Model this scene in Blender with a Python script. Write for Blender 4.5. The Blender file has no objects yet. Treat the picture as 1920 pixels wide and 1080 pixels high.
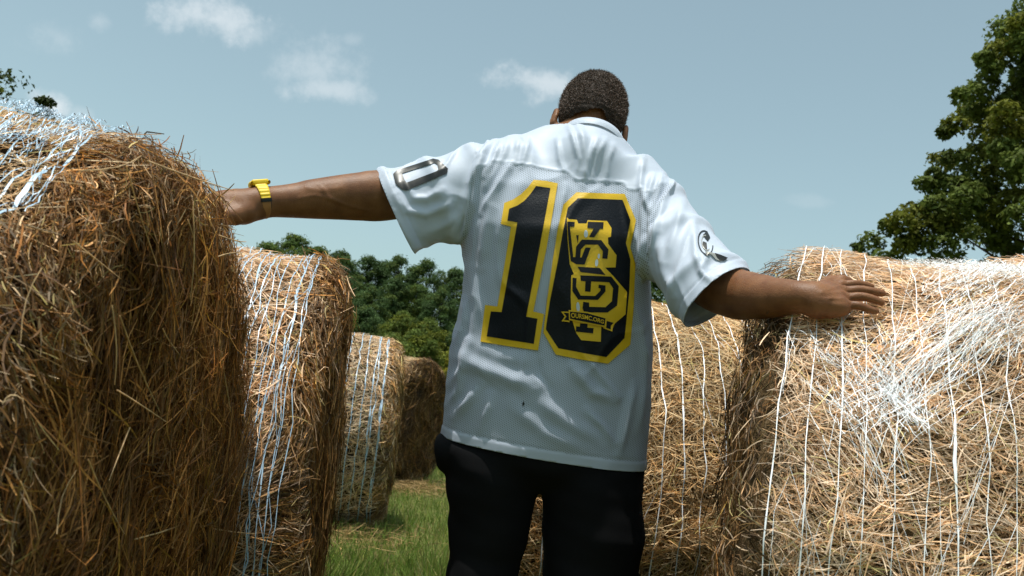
import bpy, bmesh, math, random
import numpy as np
from mathutils import Vector, Matrix
from mathutils.bvhtree import BVHTree

SC = bpy.context.scene
COL = SC.collection
R_ = math.radians
rng = np.random.default_rng(7)
random.seed(7)

# ------------------------------------------------------------------ camera
F_PX = 1663.0                      # focal length in pixels of a 1920 wide frame
CAM = np.array([0.0, 0.0, 1.10])
PITCH, ROLL = R_(7.2), R_(6.0)
_fw = np.array([0, math.cos(PITCH), math.sin(PITCH)])
_u0 = np.array([0, -math.sin(PITCH), math.cos(PITCH)])
_r0 = np.array([1.0, 0, 0])
_rt = _r0 * math.cos(ROLL) + _u0 * math.sin(ROLL)
_up = -_r0 * math.sin(ROLL) + _u0 * math.cos(ROLL)
cam_d = bpy.data.cameras.new('camera')
cam_o = bpy.data.objects.new('camera', cam_d)
COL.objects.link(cam_o)
M = Matrix.Identity(4)
for i in range(3):
    M[i][0], M[i][1], M[i][2], M[i][3] = _rt[i], _up[i], -_fw[i], CAM[i]
cam_o.matrix_world = M
cam_d.sensor_width = 36.0
cam_d.lens = 36.0 * F_PX / 1920
cam_d.clip_start, cam_d.clip_end = 0.05, 2000
cam_d.dof.use_dof = True
cam_d.dof.focus_distance = 2.1
cam_d.dof.aperture_fstop = 9.0
SC.camera = cam_o


def ray(px, py):
    d = _rt * ((px - 960) / F_PX) + _up * ((540 - py) / F_PX) + _fw
    return d


def U(px, py, Y):
    """world point on the ray of a photo point at distance Y in front of the camera"""
    d = ray(px, py)
    return CAM + d * (Y / d[1])


def PX(p):
    """world -> photo point (N,3)->(N,2)"""
    q = np.asarray(p) - CAM
    z = q @ _fw
    return np.stack([960 + F_PX * (q @ _rt) / z, 540 - F_PX * (q @ _up) / z], -1)


# ------------------------------------------------------------------ world, sun, exposure
SUN = np.array([-0.11, -0.115, 0.97]); SUN /= np.linalg.norm(SUN)
world = bpy.data.worlds.new('World')
SC.world = world
world.use_nodes = True
wn = world.node_tree
wn.nodes.clear()


def N(t, kind, **kw):
    n = t.nodes.new(kind)
    for k, v in kw.items():
        if k == 'ins':
            for a, b in v.items():
                if isinstance(b, bpy.types.NodeSocket):
                    t.links.new(b, n.inputs[a])
                else:
                    n.inputs[a].default_value = b
        else:
            setattr(n, k, v)
    return n


def Mth(t, op, a, b=0.0, c=0.0, clamp=False):
    n = N(t, 'ShaderNodeMath', operation=op, use_clamp=clamp)
    for i, v in enumerate((a, b, c)):
        if isinstance(v, bpy.types.NodeSocket):
            t.links.new(v, n.inputs[i])
        else:
            n.inputs[i].default_value = v
    return n.outputs[0]


def VM(t, op, a, b=None):
    n = N(t, 'ShaderNodeVectorMath', operation=op)
    for i, v in enumerate((a, b)):
        if v is None:
            continue
        if isinstance(v, bpy.types.NodeSocket):
            t.links.new(v, n.inputs[i])
        else:
            n.inputs[i].default_value = tuple(v)
    return n.outputs['Value'] if op == 'DOT_PRODUCT' else n.outputs[0]


sky = N(wn, 'ShaderNodeTexSky', sky_type='NISHITA', sun_disc=False)
sky.sun_elevation = math.asin(SUN[2])
sky.sun_rotation = math.atan2(SUN[0], SUN[1])
sky.air_density, sky.dust_density, sky.ozone_density = 1.0, 2.2, 1.0
hs = N(wn, 'ShaderNodeHueSaturation', ins={'Saturation': 0.62, 'Color': sky.outputs[0]})
tint = N(wn, 'ShaderNodeMix', data_type='RGBA', blend_type='MULTIPLY', ins={0: 1.0, 6: hs.outputs[0], 7: (0.90, 1.08, 0.985, 1)})
geo = N(wn, 'ShaderNodeTexCoord')
vdir = geo.outputs['Generated']
nz = N(wn, 'ShaderNodeTexNoise', ins={'Vector': vdir, 'Scale': 9.0, 'Detail': 7.0, 'Roughness': 0.62})
nz2 = N(wn, 'ShaderNodeTexNoise', ins={'Vector': vdir, 'Scale': 30.0, 'Detail': 8.0, 'Roughness': 0.68})
# small fair-weather clouds: (x, y, half width, half height, density)
CL = [(410, 38, 150, 55, .70), (585, 120, 115, 70, .42), (615, 168, 120, 34, .52), (1010, 152, 125, 40, .70), (85, 195, 50, 36, .95),
      (110, 75, 70, 50, .26), (185, 40, 30, 28, .25), (480, 60, 70, 40, .35), (150, 215, 30, 22, .25), (660, 75, 30, 18, .2), (1520, 378, 40, 14, .12),
      (-500, 60, 160, 60, .5), (2500, 100, 170, 50, .5), (1300, -500, 190, 80, .5), (300, -450, 160, 70, .45), (2300, -350, 180, 80, .4)]
acc = None
dist = Mth(wn, 'MULTIPLY', Mth(wn, 'SUBTRACT', nz.outputs[0], 0.5), 2.6)
dist = Mth(wn, 'ADD', dist, Mth(wn, 'MULTIPLY', Mth(wn, 'SUBTRACT', nz2.outputs[0], 0.5), 1.7))
for (x, y, a, b, s) in CL:
    d = ray(x, y); L = np.linalg.norm(d); d = d / L
    r = _r0 - d * (_r0 @ d); r /= np.linalg.norm(r)
    u = np.cross(r, d)
    fo = Mth(wn, 'MAXIMUM', VM(wn, 'DOT_PRODUCT', vdir, d), 0.01)
    uu = Mth(wn, 'DIVIDE', Mth(wn, 'DIVIDE', VM(wn, 'DOT_PRODUCT', vdir, r), fo), a / F_PX / L)
    vv = Mth(wn, 'DIVIDE', Mth(wn, 'DIVIDE', VM(wn, 'DOT_PRODUCT', vdir, u), fo), b / F_PX / L)
    rr = Mth(wn, 'SQRT', Mth(wn, 'ADD', Mth(wn, 'MULTIPLY', uu, uu), Mth(wn, 'MULTIPLY', vv, vv)))
    m = Mth(wn, 'ADD', Mth(wn, 'SUBTRACT', 0.95, rr), dist)
    sm = N(wn, 'ShaderNodeMapRange', interpolation_type='SMOOTHSTEP', ins={'Value': m, 'From Min': -0.05, 'From Max': 0.95, 'To Min': 0.0, 'To Max': s})
    acc = sm.outputs[0] if acc is None else Mth(wn, 'MAXIMUM', acc, sm.outputs[0])
cl = N(wn, 'ShaderNodeMix', data_type='RGBA', ins={0: acc, 6: tint.outputs[2], 7: (5.3, 5.8, 6.1, 1)})
bg = N(wn, 'ShaderNodeBackground', ins={'Color': cl.outputs[2], 'Strength': 0.127})
wo = N(wn, 'ShaderNodeOutputWorld', ins={'Surface': bg.outputs[0]})

sun_d = bpy.data.lights.new('sun', 'SUN')
sun_d.energy = 4.0
sun_d.angle = R_(0.6)
sun_d.color = (1.0, 0.965, 0.90)
sun_o = bpy.data.objects.new('sun', sun_d)
COL.objects.link(sun_o)
sun_o.rotation_euler = Vector(SUN).to_track_quat('Z', 'Y').to_euler()
sun_o.location = (0, 0, 20)

SC.render.engine = 'CYCLES'
SC.view_settings.view_transform = 'Standard'
SC.view_settings.look = 'None'
SC.view_settings.exposure = 0.22
SC.view_settings.gamma = 1.0
SC.view_settings.use_curve_mapping = False
SC.cycles.use_denoising = True
SC.cycles.max_bounces = 6
SC.cycles.diffuse_bounces = 3
SC.cycles.transmission_bounces = 4
SC.cycles.transparent_max_bounces = 6
SC.cycles.use_adaptive_sampling = True
SC.cycles.adaptive_threshold = 0.02


# ------------------------------------------------------------------ helpers
def tag(o, label=None, cat=None, group=None, kind=None):
    for k, v in (('label', label), ('category', cat), ('group', group), ('kind', kind)):
        if v:
            o[k] = v
    return o


def empty(name, loc=(0, 0, 0), rz=0.0):
    o = bpy.data.objects.new(name, None)
    COL.objects.link(o)
    o.location = loc
    o.rotation_euler = (0, 0, rz)
    o.empty_display_size = 0.1
    return o


def mesh_np(name, V, Fq, mat, parent=None, smooth=True, colors=None, mats=None, mat_idx=None):
    """V (n,3), Fq: (m,4) or (m,3) int array, or list of lists"""
    me = bpy.data.meshes.new(name)
    V = np.asarray(V, dtype=np.float32)
    if isinstance(Fq, np.ndarray):
        k = Fq.shape[1]
        me.vertices.add(len(V))
        me.vertices.foreach_set('co', V.ravel())
        me.loops.add(Fq.size)
        me.loops.foreach_set('vertex_index', Fq.astype(np.int32).ravel())
        me.polygons.add(len(Fq))
        me.polygons.foreach_set('loop_start', np.arange(0, Fq.size, k, dtype=np.int32))
        me.polygons.foreach_set('loop_total', np.full(len(Fq), k, dtype=np.int32))
        me.update(calc_edges=True)
    else:
        me.from_pydata([tuple(map(float, v)) for v in V], [], Fq)
    if smooth:
        me.polygons.foreach_set('use_smooth', np.ones(len(me.polygons), dtype=bool))
    if colors is not None:
        at = me.attributes.new('tone', 'FLOAT_COLOR', 'POINT')
        c = np.ones((len(V), 4), dtype=np.float32)
        c[:, :3] = colors
        at.data.foreach_set('color', c.ravel())
    for m in (mats or [mat]):
        me.materials.append(m)
    if mat_idx is not None:
        me.polygons.foreach_set('material_index', mat_idx.astype(np.int32))
    o = bpy.data.objects.new(name, me)
    COL.objects.link(o)
    if parent is not None:
        o.parent = parent
    return o


def material(name, color, rough=0.8, spec=0.3, **kw):
    m = bpy.data.materials.new(name)
    m.use_nodes = True
    b = m.node_tree.nodes['Principled BSDF']
    b.inputs['Base Color'].default_value = (*color, 1)
    b.inputs['Roughness'].default_value = rough
    b.inputs['Specular IOR Level'].default_value = spec
    for k, v in kw.items():
        b.inputs[k.replace('_', ' ')].default_value = v
    return m, m.node_tree, b


def tone_mat(name, rough=0.7, spec=0.25, transl=0.3, noise_scale=60.0, noise_amt=0.35):
    """material whose colour is the per-blade tone attribute, with a little translucency and fine mottling"""
    m = bpy.data.materials.new(name)
    m.use_nodes = True
    t = m.node_tree
    b = t.nodes['Principled BSDF']
    at = N(t, 'ShaderNodeAttribute', attribute_name='tone')
    g = N(t, 'ShaderNodeTexCoord')
    nz = N(t, 'ShaderNodeTexNoise', ins={'Vector': g.outputs['Object'], 'Scale': noise_scale, 'Detail': 2.0})
    mr = N(t, 'ShaderNodeMapRange', ins={'Value': nz.outputs[0], 'From Min': .3, 'From Max': .7, 'To Min': 1 - noise_amt, 'To Max': 1 + noise_amt * .6})
    mx = N(t, 'ShaderNodeVectorMath', operation='SCALE', ins={0: at.outputs['Color'], 3: mr.outputs[0]})
    t.links.new(mx.outputs[0], b.inputs['Base Color'])
    b.inputs['Roughness'].default_value = rough
    b.inputs['Specular IOR Level'].default_value = spec
    tr = N(t, 'ShaderNodeBsdfTranslucent', ins={'Color': mx.outputs[0]})
    ms = N(t, 'ShaderNodeMixShader', ins={0: transl, 1: b.outputs[0], 2: tr.outputs[0]})
    t.links.new(ms.outputs[0], t.nodes['Material Output'].inputs[0])
    return m


def nrm(a):
    return a / np.maximum(np.linalg.norm(a, axis=-1, keepdims=True), 1e-9)


def ribbons(P0, t, n, L, wid, bend, side_bend, lift, ang, S=4, taper=0.5):
    """thin curved blades, vectorised. P0 centre, t direction, n outward normal. returns V,F,index of blade per vertex"""
    Nn = len(P0)
    t = nrm(t); side = nrm(np.cross(n, t)); n = nrm(np.cross(t, side))
    u = np.linspace(0, 1, S)[None, :, None]
    c = P0[:, None] + t[:, None] * (u - .5) * L[:, None, None]
    c = c + n[:, None] * (bend[:, None, None] * (4 * (u - .5) ** 2) + lift[:, None, None] * u)
    c = c + side[:, None] * side_bend[:, None, None] * (4 * (u - .5) ** 2)
    w = (np.cos(ang)[:, None] * side + np.sin(ang)[:, None] * n)[:, None]
    ww = wid[:, None, None] * (1 - taper * np.abs(2 * u - 1) ** 2) * .5
    V = np.stack([c - w * ww, c + w * ww], 2).reshape(-1, 3)
    base = (np.arange(Nn) * 2 * S)[:, None, None]
    k = np.arange(S - 1)[None, :, None] * 2
    F = (base + k + np.array([0, 1, 3, 2])[None, None, :]).reshape(-1, 4)
    return V, F, np.repeat(np.arange(Nn), 2 * S)


def fbm(P, seed, scale=1.0, octaves=4):
    """cheap smooth noise: sums of random sines, about -1..1"""
    g = np.random.default_rng(seed)
    out = np.zeros(len(P))
    amp, tot = 1.0, 0.0
    for o in range(octaves):
        for _ in range(4):
            k = g.normal(size=3) * scale * 2 ** o
            out += amp * np.sin(P @ k + g.uniform(0, 6.28)) * .5
        tot += amp; amp *= .55
    return out / tot


def tube(path, rad, seg=8):
    path = np.asarray(path, float); n = len(path)
    rad = np.broadcast_to(np.asarray(rad, float), (n,))
    tan = np.gradient(path, axis=0); tan = nrm(tan)
    ref = np.array([0, 0, 1.0]) if abs(tan[0][2]) < .8 else np.array([1.0, 0, 0])
    a = np.linspace(0, 2 * np.pi, seg, endpoint=False)
    V = []
    for i in range(n):
        s = np.cross(tan[i], ref); s /= np.linalg.norm(s) + 1e-9
        b = np.cross(s, tan[i]); ref = b
        V.append(path[i] + rad[i] * (np.cos(a)[:, None] * s + np.sin(a)[:, None] * b))
    V = np.concatenate(V)
    F = []
    for i in range(n - 1):
        for j in range(seg):
            F.append([i * seg + j, i * seg + (j + 1) % seg, (i + 1) * seg + (j + 1) % seg, (i + 1) * seg + j])
    return V, F


def join(parts):
    Vs, Fs, k = [], [], 0
    for V, F in parts:
        Vs.append(V); Fs += [[i + k for i in f] for f in (F.tolist() if isinstance(F, np.ndarray) else F)]
        k += len(V)
    return np.concatenate(Vs), Fs

# ------------------------------------------------------------------ ground
def ground_z(x, y):
    """flat meadow rising to a wooded hill"""
    s = np.clip((y - 42) / 70, 0, 1); s = s * s * (3 - 2 * s)
    fall = np.clip((55 - x) / 70, 0, 1); fall = fall * fall * (3 - 2 * fall)
    return s * fall * 9.0 + 0.02 * np.sin(x * 1.3) * np.sin(y * .9) * (np.abs(y) < 30)


m, t, b = material('meadow_soil', (.07, .09, .02), .95, .1)
tc = N(t, 'ShaderNodeTexCoord')
n1 = N(t, 'ShaderNodeTexNoise', ins={'Vector': tc.outputs['Object'], 'Scale': 6.0, 'Detail': 8.0, 'Roughness': .7})
n2 = N(t, 'ShaderNodeTexNoise', ins={'Vector': tc.outputs['Object'], 'Scale': .6, 'Detail': 3.0})
r1 = N(t, 'ShaderNodeValToRGB', ins={'Fac': n1.outputs[0]})
r1.color_ramp.elements[0].position = .35; r1.color_ramp.elements[0].color = (.045, .06, .014, 1)
r1.color_ramp.elements[1].position = .68; r1.color_ramp.elements[1].color = (.17, .15, .055, 1)
r2 = N(t, 'ShaderNodeMix', data_type='RGBA', ins={0: n2.outputs[0], 6: r1.outputs[0], 7: (.09, .12, .025, 1)})
t.links.new(r2.outputs[2], b.inputs['Base Color'])
bp = N(t, 'ShaderNodeBump', ins={'Height': n1.outputs[0], 'Strength': .6, 'Distance': .03})
t.links.new(bp.outputs[0], b.inputs['Normal'])
MAT_SOIL = m
gx = np.concatenate([np.linspace(-600, -60, 10), np.linspace(-50, 50, 81), np.linspace(60, 600, 10)])
gy = np.concatenate([np.linspace(-200, -20, 6), np.linspace(-15, 130, 117), np.linspace(150, 1200, 12)])
GX, GY = np.meshgrid(gx, gy, indexing='ij')
GV = np.stack([GX, GY, ground_z(GX, GY)], -1).reshape(-1, 3)
ii = np.arange(len(gx) * len(gy)).reshape(len(gx), len(gy))
GF = np.stack([ii[:-1, :-1], ii[1:, :-1], ii[1:, 1:], ii[:-1, 1:]], -1).reshape(-1, 4)
tag(mesh_np('ground', GV, GF, MAT_SOIL), kind='structure')

# grass blades: the lane between the bale rows and the strip round them
def grass(n, x0, x1, y0, y1, hmin, hmax, seed, power=1.0):
    g = np.random.default_rng(seed)
    x = g.uniform(x0, x1, n); y = y0 + (y1 - y0) * g.uniform(0, 1, n) ** power
    cl = fbm(np.stack([x, y, 0 * x], -1), seed + 3, 5.0, 3)
    keep = g.uniform(-1.6, 1, n) < cl + .5
    x, y, cl = x[keep], y[keep], cl[keep]; n = len(x)
    L = g.uniform(hmin, hmax, n) * (1 + .5 * cl)
    tdir = np.stack([g.normal(0, .38, n), g.normal(0, .38, n), np.ones(n)], -1)
    tdir = nrm(tdir)
    P = np.stack([x, y, ground_z(x, y)], -1) + tdir * (L / 2)[:, None]
    nn = nrm(np.cross(tdir, g.normal(size=(n, 3))))
    V, F, id_ = ribbons(P, tdir, nn, L, g.uniform(.003, .0065, n), g.uniform(-.5, .5, n) * L * .3, g.normal(0, .1, n) * L, 0 * L, g.uniform(0, 3.14, n), S=4, taper=.75)
    dry = g.uniform(0, 1, n)
    k = g.uniform(.6, 1.35, n)[:, None]
    col = np.where(dry[:, None] < .70, np.array([.15, .225, .036]), np.where(dry[:, None] < .86, np.array([.29, .30, .065]), np.array([.36, .29, .12]))) * k
    return V, F, col[id_]


MAT_GRASS = tone_mat('grass_blade', .55, .3, .35, 30, .2)
for args in ((52000, -1.3, .9, 2.0, 5.5, .05, .15, 11, 1.2), (52000, -2.2, 2.2, 5.0, 16.0, .05, .13, 12, 1.3)):
    V, F, c = grass(*args)
    o = mesh_np('grass', V, F, MAT_GRASS, colors=c)
    tag(o, kind='stuff')
V, F, c = grass(9000, -.85, -.1, 2.7, 4.6, .12, .30, 13, 1.0)
tag(mesh_np('grass', V, F, MAT_GRASS, colors=c), kind='stuff')
# loose hay lying on the grass in front of the far bale
g = np.random.default_rng(31)
n = 2200
ctr = np.array([[-.98, 9.7], [-.75, 10.1], [-.95, 6.3], [-.6, 3.5]])[g.integers(0, 4, n)]
P = np.stack([ctr[:, 0] + g.normal(0, .28, n), ctr[:, 1] + g.normal(0, .3, n), g.uniform(.02, .1, n)], -1)
V, F, id_ = ribbons(P, nrm(g.normal(size=(n, 3)) * [1, 1, .25]), np.tile([0, 0, 1.0], (n, 1)), g.uniform(.06, .2, n), g.uniform(.003, .005, n), g.normal(0, .01, n), g.normal(0, .02, n), 0 * P[:, 0], g.uniform(0, 3.1, n))
MAT_HAY = tone_mat('dry_hay', .62, .3, .22, 45, .35)
tag(mesh_np('loose_hay', V, F, MAT_HAY, colors=(np.array([.42, .27, .11]) * g.uniform(.5, 1.3, n)[:, None])[id_]), kind='stuff')

# ------------------------------------------------------------------ hay bales
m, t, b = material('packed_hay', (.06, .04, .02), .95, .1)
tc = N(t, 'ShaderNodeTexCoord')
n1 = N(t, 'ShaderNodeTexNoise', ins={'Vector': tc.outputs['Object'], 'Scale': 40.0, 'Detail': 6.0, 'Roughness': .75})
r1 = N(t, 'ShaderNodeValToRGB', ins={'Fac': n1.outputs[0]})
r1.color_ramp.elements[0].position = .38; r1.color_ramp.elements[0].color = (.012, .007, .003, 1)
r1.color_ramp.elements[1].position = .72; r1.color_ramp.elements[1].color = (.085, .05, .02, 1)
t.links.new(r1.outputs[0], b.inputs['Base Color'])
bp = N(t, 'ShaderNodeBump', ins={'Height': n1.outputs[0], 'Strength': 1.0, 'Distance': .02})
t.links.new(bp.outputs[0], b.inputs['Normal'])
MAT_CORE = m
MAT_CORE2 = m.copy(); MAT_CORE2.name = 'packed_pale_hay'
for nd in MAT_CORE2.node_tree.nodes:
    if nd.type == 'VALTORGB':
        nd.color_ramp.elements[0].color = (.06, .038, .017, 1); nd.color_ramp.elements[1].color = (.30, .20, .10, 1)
MAT_NETB, _, _ = material('blue_net_plastic', (.40, .55, .69), .35, .6, Transmission_Weight=0.0)
MAT_NETW, _, _ = material('white_net_plastic', (.88, .90, .92), .5, .4)
MAT_NETG, _, _ = material('worn_net_plastic', (.34, .36, .38), .5, .4)


def bale_surface(s, th, R, W, seed, r_s=0.10, bulge=.03):
    """s in [0,2]: 0..1 = end face from the centre out, 1..2 = the side from the end inwards; end at +x. returns P,n"""
    r = np.empty_like(s); x = np.empty_like(s); nr = np.empty_like(s); nx = np.empty_like(s)
    f = s < 1
    q = s[f]; Rr = R - r_s
    a = q > .88                                           # shoulder
    rr = np.where(a, Rr + r_s * np.sin((q - .88) / .12 * np.pi / 2), q / .88 * Rr)
    xx = np.where(a, W / 2 - r_s + r_s * np.cos((q - .88) / .12 * np.pi / 2), W / 2 + bulge * (1 - (q / .88) ** 2))
    r[f], x[f] = rr, xx
    nr[f] = np.where(a, np.sin((q - .88) / .12 * np.pi / 2), q * .1)
    nx[f] = np.where(a, np.cos((q - .88) / .12 * np.pi / 2), 1)
    q = s[~f] - 1
    r[~f] = R; x[~f] = W / 2 - r_s - q * (W - 2 * r_s); nr[~f] = 1; nx[~f] = 0
    P = np.stack([x, r * np.cos(th), r * np.sin(th)], -1)
    n = np.stack([nx, nr * np.cos(th), nr * np.sin(th)], -1)
    n = nrm(n)
    d = fbm(P, seed, 5.0, 3) * .022 + fbm(P, seed + 1, 16.0, 2) * (.009 + .016 * np.clip((1 - s) / .3, 0, 1))
    P = P + n * d[:, None]
    P[:, 2] = np.maximum(P[:, 2], -R + .04)               # settles flat on the ground
    return P, n


def make_bale(name, label, x_end, y, phi, R, W, end, seed, n_face, n_side, net, face_tone, side_tone, sL=(.05, .16), sw=(.0018, .0038), fL=(.08, .26), net_to=.12, group='round hay bales standing in two rows', fringe=1.0, core=None):
    """end=+1: the end seen from the lane is the bale's +x end, -1: its -x end.  x_end: where that end stands in x"""
    cx = x_end - end * W / 2 * math.cos(phi)
    cy = y - end * W / 2 * math.sin(phi) * (0 if abs(phi) < 1e-6 else 1)
    root = tag(empty(name, (cx, cy, 0), phi), label, 'hay bale', group)
    g = np.random.default_rng(seed)
    mir = np.array([end, 1, 1.0])
    off = np.array([0, 0, R])
    # camera in local coordinates
    c, s_ = math.cos(-phi), math.sin(-phi)
    dx, dy = CAM[0] - cx, CAM[1] - cy
    cl = np.array([(c * dx - s_ * dy) * end, s_ * dx + c * dy, CAM[2] - R])
    # ---- packed core
    ns, nt = 46, 120
    sv = np.concatenate([np.linspace(0.001, .88, 12), np.linspace(.9, 1, 8), np.linspace(1.02, 1.98, 16), np.linspace(2.0, 2.12, 8), np.linspace(2.2, 3.0, 8)])
    rows = []
    for s in sv:
        th = np.linspace(0, 2 * np.pi, nt, endpoint=False)
        if s <= 2:
            P, nn = bale_surface(np.full(nt, s), th, R - .03, W - .06, seed)
        else:
            P, nn = bale_surface(np.full(nt, 3.0 - s if s > 2 else s), th, R - .03, W - .06, seed)
            P[:, 0] *= -1
        rows.append(P)
    V = np.concatenate(rows) * mir + off
    k = len(sv)
    ii = np.arange(k * nt).reshape(k, nt); jj = np.roll(ii, -1, 1)
    F = np.stack([ii[:-1], jj[:-1], jj[1:], ii[1:]], -1).reshape(-1, 4)
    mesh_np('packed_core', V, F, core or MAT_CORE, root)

    # ---- straws
    def straws(n, s, th, L, w, tone, face, jit_depth, pn='hay_straw'):
        P, nn = bale_surface(s, th, R, W, seed)
        vis = np.einsum('ij,ij->i', nn, nrm(cl - P)) > -.28
        keep = vis | (g.uniform(0, 1, n) < .10)
        P, nn, s, th = P[keep], nn[keep], s[keep], th[keep]; n = len(P)
        circ = np.stack([0 * th, -np.sin(th), np.cos(th)], -1)
        rad_in = nrm(np.cross(nn, circ))
        kind = g.uniform(0, 1, n)
        ang = g.uniform(0, np.pi * 2, n)
        tr = circ * np.cos(ang)[:, None] + rad_in * np.sin(ang)[:, None]
        down = np.tile([0., 0., -1.], (n, 1)); down = nrm(down - nn * np.einsum('ij,ij->i', down, nn)[:, None])
        if face:
            a2 = g.normal(0, .28, n) + 1.1 * fbm(P, seed + 7, 7.0, 2)
            td = down * np.cos(a2)[:, None] + np.cross(nn, down) * np.sin(a2)[:, None]
            tc_ = circ * np.cos(a2)[:, None] + rad_in * np.sin(a2)[:, None]
            tdir = np.where(kind[:, None] < .36, td, np.where(kind[:, None] < .72, tc_, tr))
        else:
            a2 = g.normal(0, .40, n) + .8 * fbm(P, seed + 7, 9.0, 2)
            ta = rad_in * np.cos(a2)[:, None] + circ * np.sin(a2)[:, None]
            tdir = np.where(kind[:, None] < .42, ta, tr)
        LL = g.uniform(L[0], L[1], n) * np.where(g.uniform(0, 1, n) < .12, 1.5, 1.0)
        if face:
            LL = LL * np.interp(s, [.70, .88, 1.05], [1.0, .50, .42])
        ww = g.uniform(w[0], w[1], n)
        dep = g.uniform(0, 1, n)
        h = -jit_depth * dep ** 1.3 + g.normal(0, .003, n)
        fly = g.uniform(0, 1, n) < (.03 if face else .008)
        lift = g.normal(0, .010 if face else .004, n) + np.where(fly, g.uniform(-.045, .045, n) * (1 if face else .6), 0)
        tdir = nrm(tdir + nn * (g.normal(0, .07 if face else .04, n))[:, None])
        curl = np.where(g.uniform(0, 1, n) < (.25 if face else .10), 2.6, 1.0)
        V, F, id_ = ribbons(P + nn * h[:, None], tdir, nn, LL, ww, -LL ** 2 / (8 * R) * 1.2 + g.normal(0, .008, n) * LL / .15 * curl * .5, g.normal(0, .10, n) * LL * curl, lift, g.uniform(-1.0, 1.0, n), S=5, taper=.5)
        sh = g.uniform(0, 1, n)[:, None]
        br = g.uniform(0, 1, n) < .16
        k_ = np.where(br, g.uniform(1.35, 2.1, n), g.uniform(.25, 1.0, n)) if face else .55 + .75 * g.beta(1.6, 1.8, n)
        col = np.asarray(tone) * (k_ * (1 + (.40 if face else .15) * fbm(P, seed + 8, 11.0, 2)))[:, None] * (1 - .0 * dep[:, None])
        grn = np.array([.92, 1.02, .66]); red = np.array([1.05, .86, .66])
        col = np.where(sh < (.12 if face else .04), col * grn, np.where(sh < .4, col * red, col))
        return V * mir + off, F, col[id_]

    fs = np.sqrt(g.uniform(0, 1, n_face)) * 1.0
    Vf, Ff, cf = straws(n_face, fs, g.uniform(0, 2 * np.pi, n_face), fL, (sw[0], sw[1] * 1.15), face_tone, True, .05)
    tag(mesh_np('end_hay', Vf, Ff, MAT_HAY, root, colors=cf), kind='stuff')
    ss = 1 + g.uniform(0, 1, n_side)
    Vs, Fs, cs = straws(n_side, ss, g.uniform(0, 2 * np.pi, n_side), sL, sw, side_tone, False, .03)
    tag(mesh_np('side_hay', Vs, Fs, MAT_HAY, root, colors=cs), kind='stuff')
    # frayed fringe round the rim
    nfr = n_face // 5
    fr = g.uniform(.84, 1.05, nfr)
    Vr, Fr, cr = straws(nfr, fr, g.uniform(0, 2 * np.pi, nfr), (fL[0] * .8 * fringe, fL[1] * .7 * fringe), sw, np.asarray(face_tone) * .45 + np.asarray(side_tone) * .55, True, .02)
    tag(mesh_np('rim_hay', Vr, Fr, MAT_HAY, root, colors=cr), kind='stuff')

    # ---- net wrap: strands round the side
    def strand(x_of, wid, mat_list, lift=.003, th0=0, th1=2 * np.pi, nseg=280, wob=.004, ph=0):
        th = np.linspace(th0, th1, nseg)
        xx = x_of(th) + wob * np.interp(np.arange(nseg), np.arange(0, nseg + 5, 5), g.normal(0, 1, nseg // 5 + 2)[:len(np.arange(0, nseg + 5, 5))])
        sq = np.clip(1 + (W / 2 - .10 - xx) / (W - .2), 1.0, 2.0)
        P, nn = bale_surface(sq, th, R, W, seed)
        P[:, 0] = xx
        P = P + nn * (lift + g.normal(0, .0016, nseg))[:, None]
        side = np.tile([1., 0, 0], (nseg, 1))
        tw = g.normal(0, .25, nseg)
        wv = side * np.cos(tw)[:, None] + nn * np.sin(tw)[:, None]
        ww = wid * (.65 + .5 * np.abs(np.interp(np.arange(nseg), np.arange(0, nseg + 4, 4), g.normal(0, 1, len(np.arange(0, nseg + 4, 4)))))) * .5
        V = np.stack([P - wv * ww[:, None], P + wv * ww[:, None]], 1).reshape(-1, 3)
        kk = np.arange(nseg - 1)[:, None] * 2
        return V * mir + off, kk + np.array([0, 1, 3, 2])[None]

    def netmesh(parts, nm, mat):
        Vs, Fs, k = [], [], 0
        for V, F in parts:
            Vs.append(V); Fs.append(F + k); k += len(V)
        return tag(mesh_np(nm, np.concatenate(Vs), np.concatenate(Fs), mat, root), kind='stuff')

    if net['n']:
        parts, edge, cross = [], [], []
        xs = np.linspace(W / 2 - net_to, -W / 2 + .1, net['n'])
        for i, x in enumerate(xs):
            a, p = g.uniform(0, .008), g.uniform(0, 6)
            (edge if net.get('edge', 0) > i else parts).append(strand(lambda th: x + a * np.sin(3 * th + p), net['w'] * g.uniform(.7, 1.2), None, wob=net.get('wob', .004)))
            if net.get('edge', 0) > i:
                edge.append(strand(lambda th: x + .01 + .01 * np.sin(2 * th + p), net['w'] * .8, None, wob=.006))
        if len(parts):
            netmesh(parts, 'net_wrap', net['mat'])
        if edge:
            netmesh(edge, 'net_edge', net.get('emat', net['mat']))
        for i in range(net.get('zig', 0)):
            x = g.uniform(-W / 2 + .12, W / 2 - net_to); th0 = g.uniform(.1, 3.6)
            sl = g.choice([-1, 1]) * g.uniform(.25, .9)
            ln = g.uniform(.08, .4)
            cross.append(strand(lambda th: np.clip(x + sl * (th - th0) * R * .5, -W / 2 + .1, W / 2 - net_to), net['w'] * .35, None, th0=th0, th1=th0 + ln, nseg=12, wob=.003))
        bl = list(net.get('bunch', []))
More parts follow.
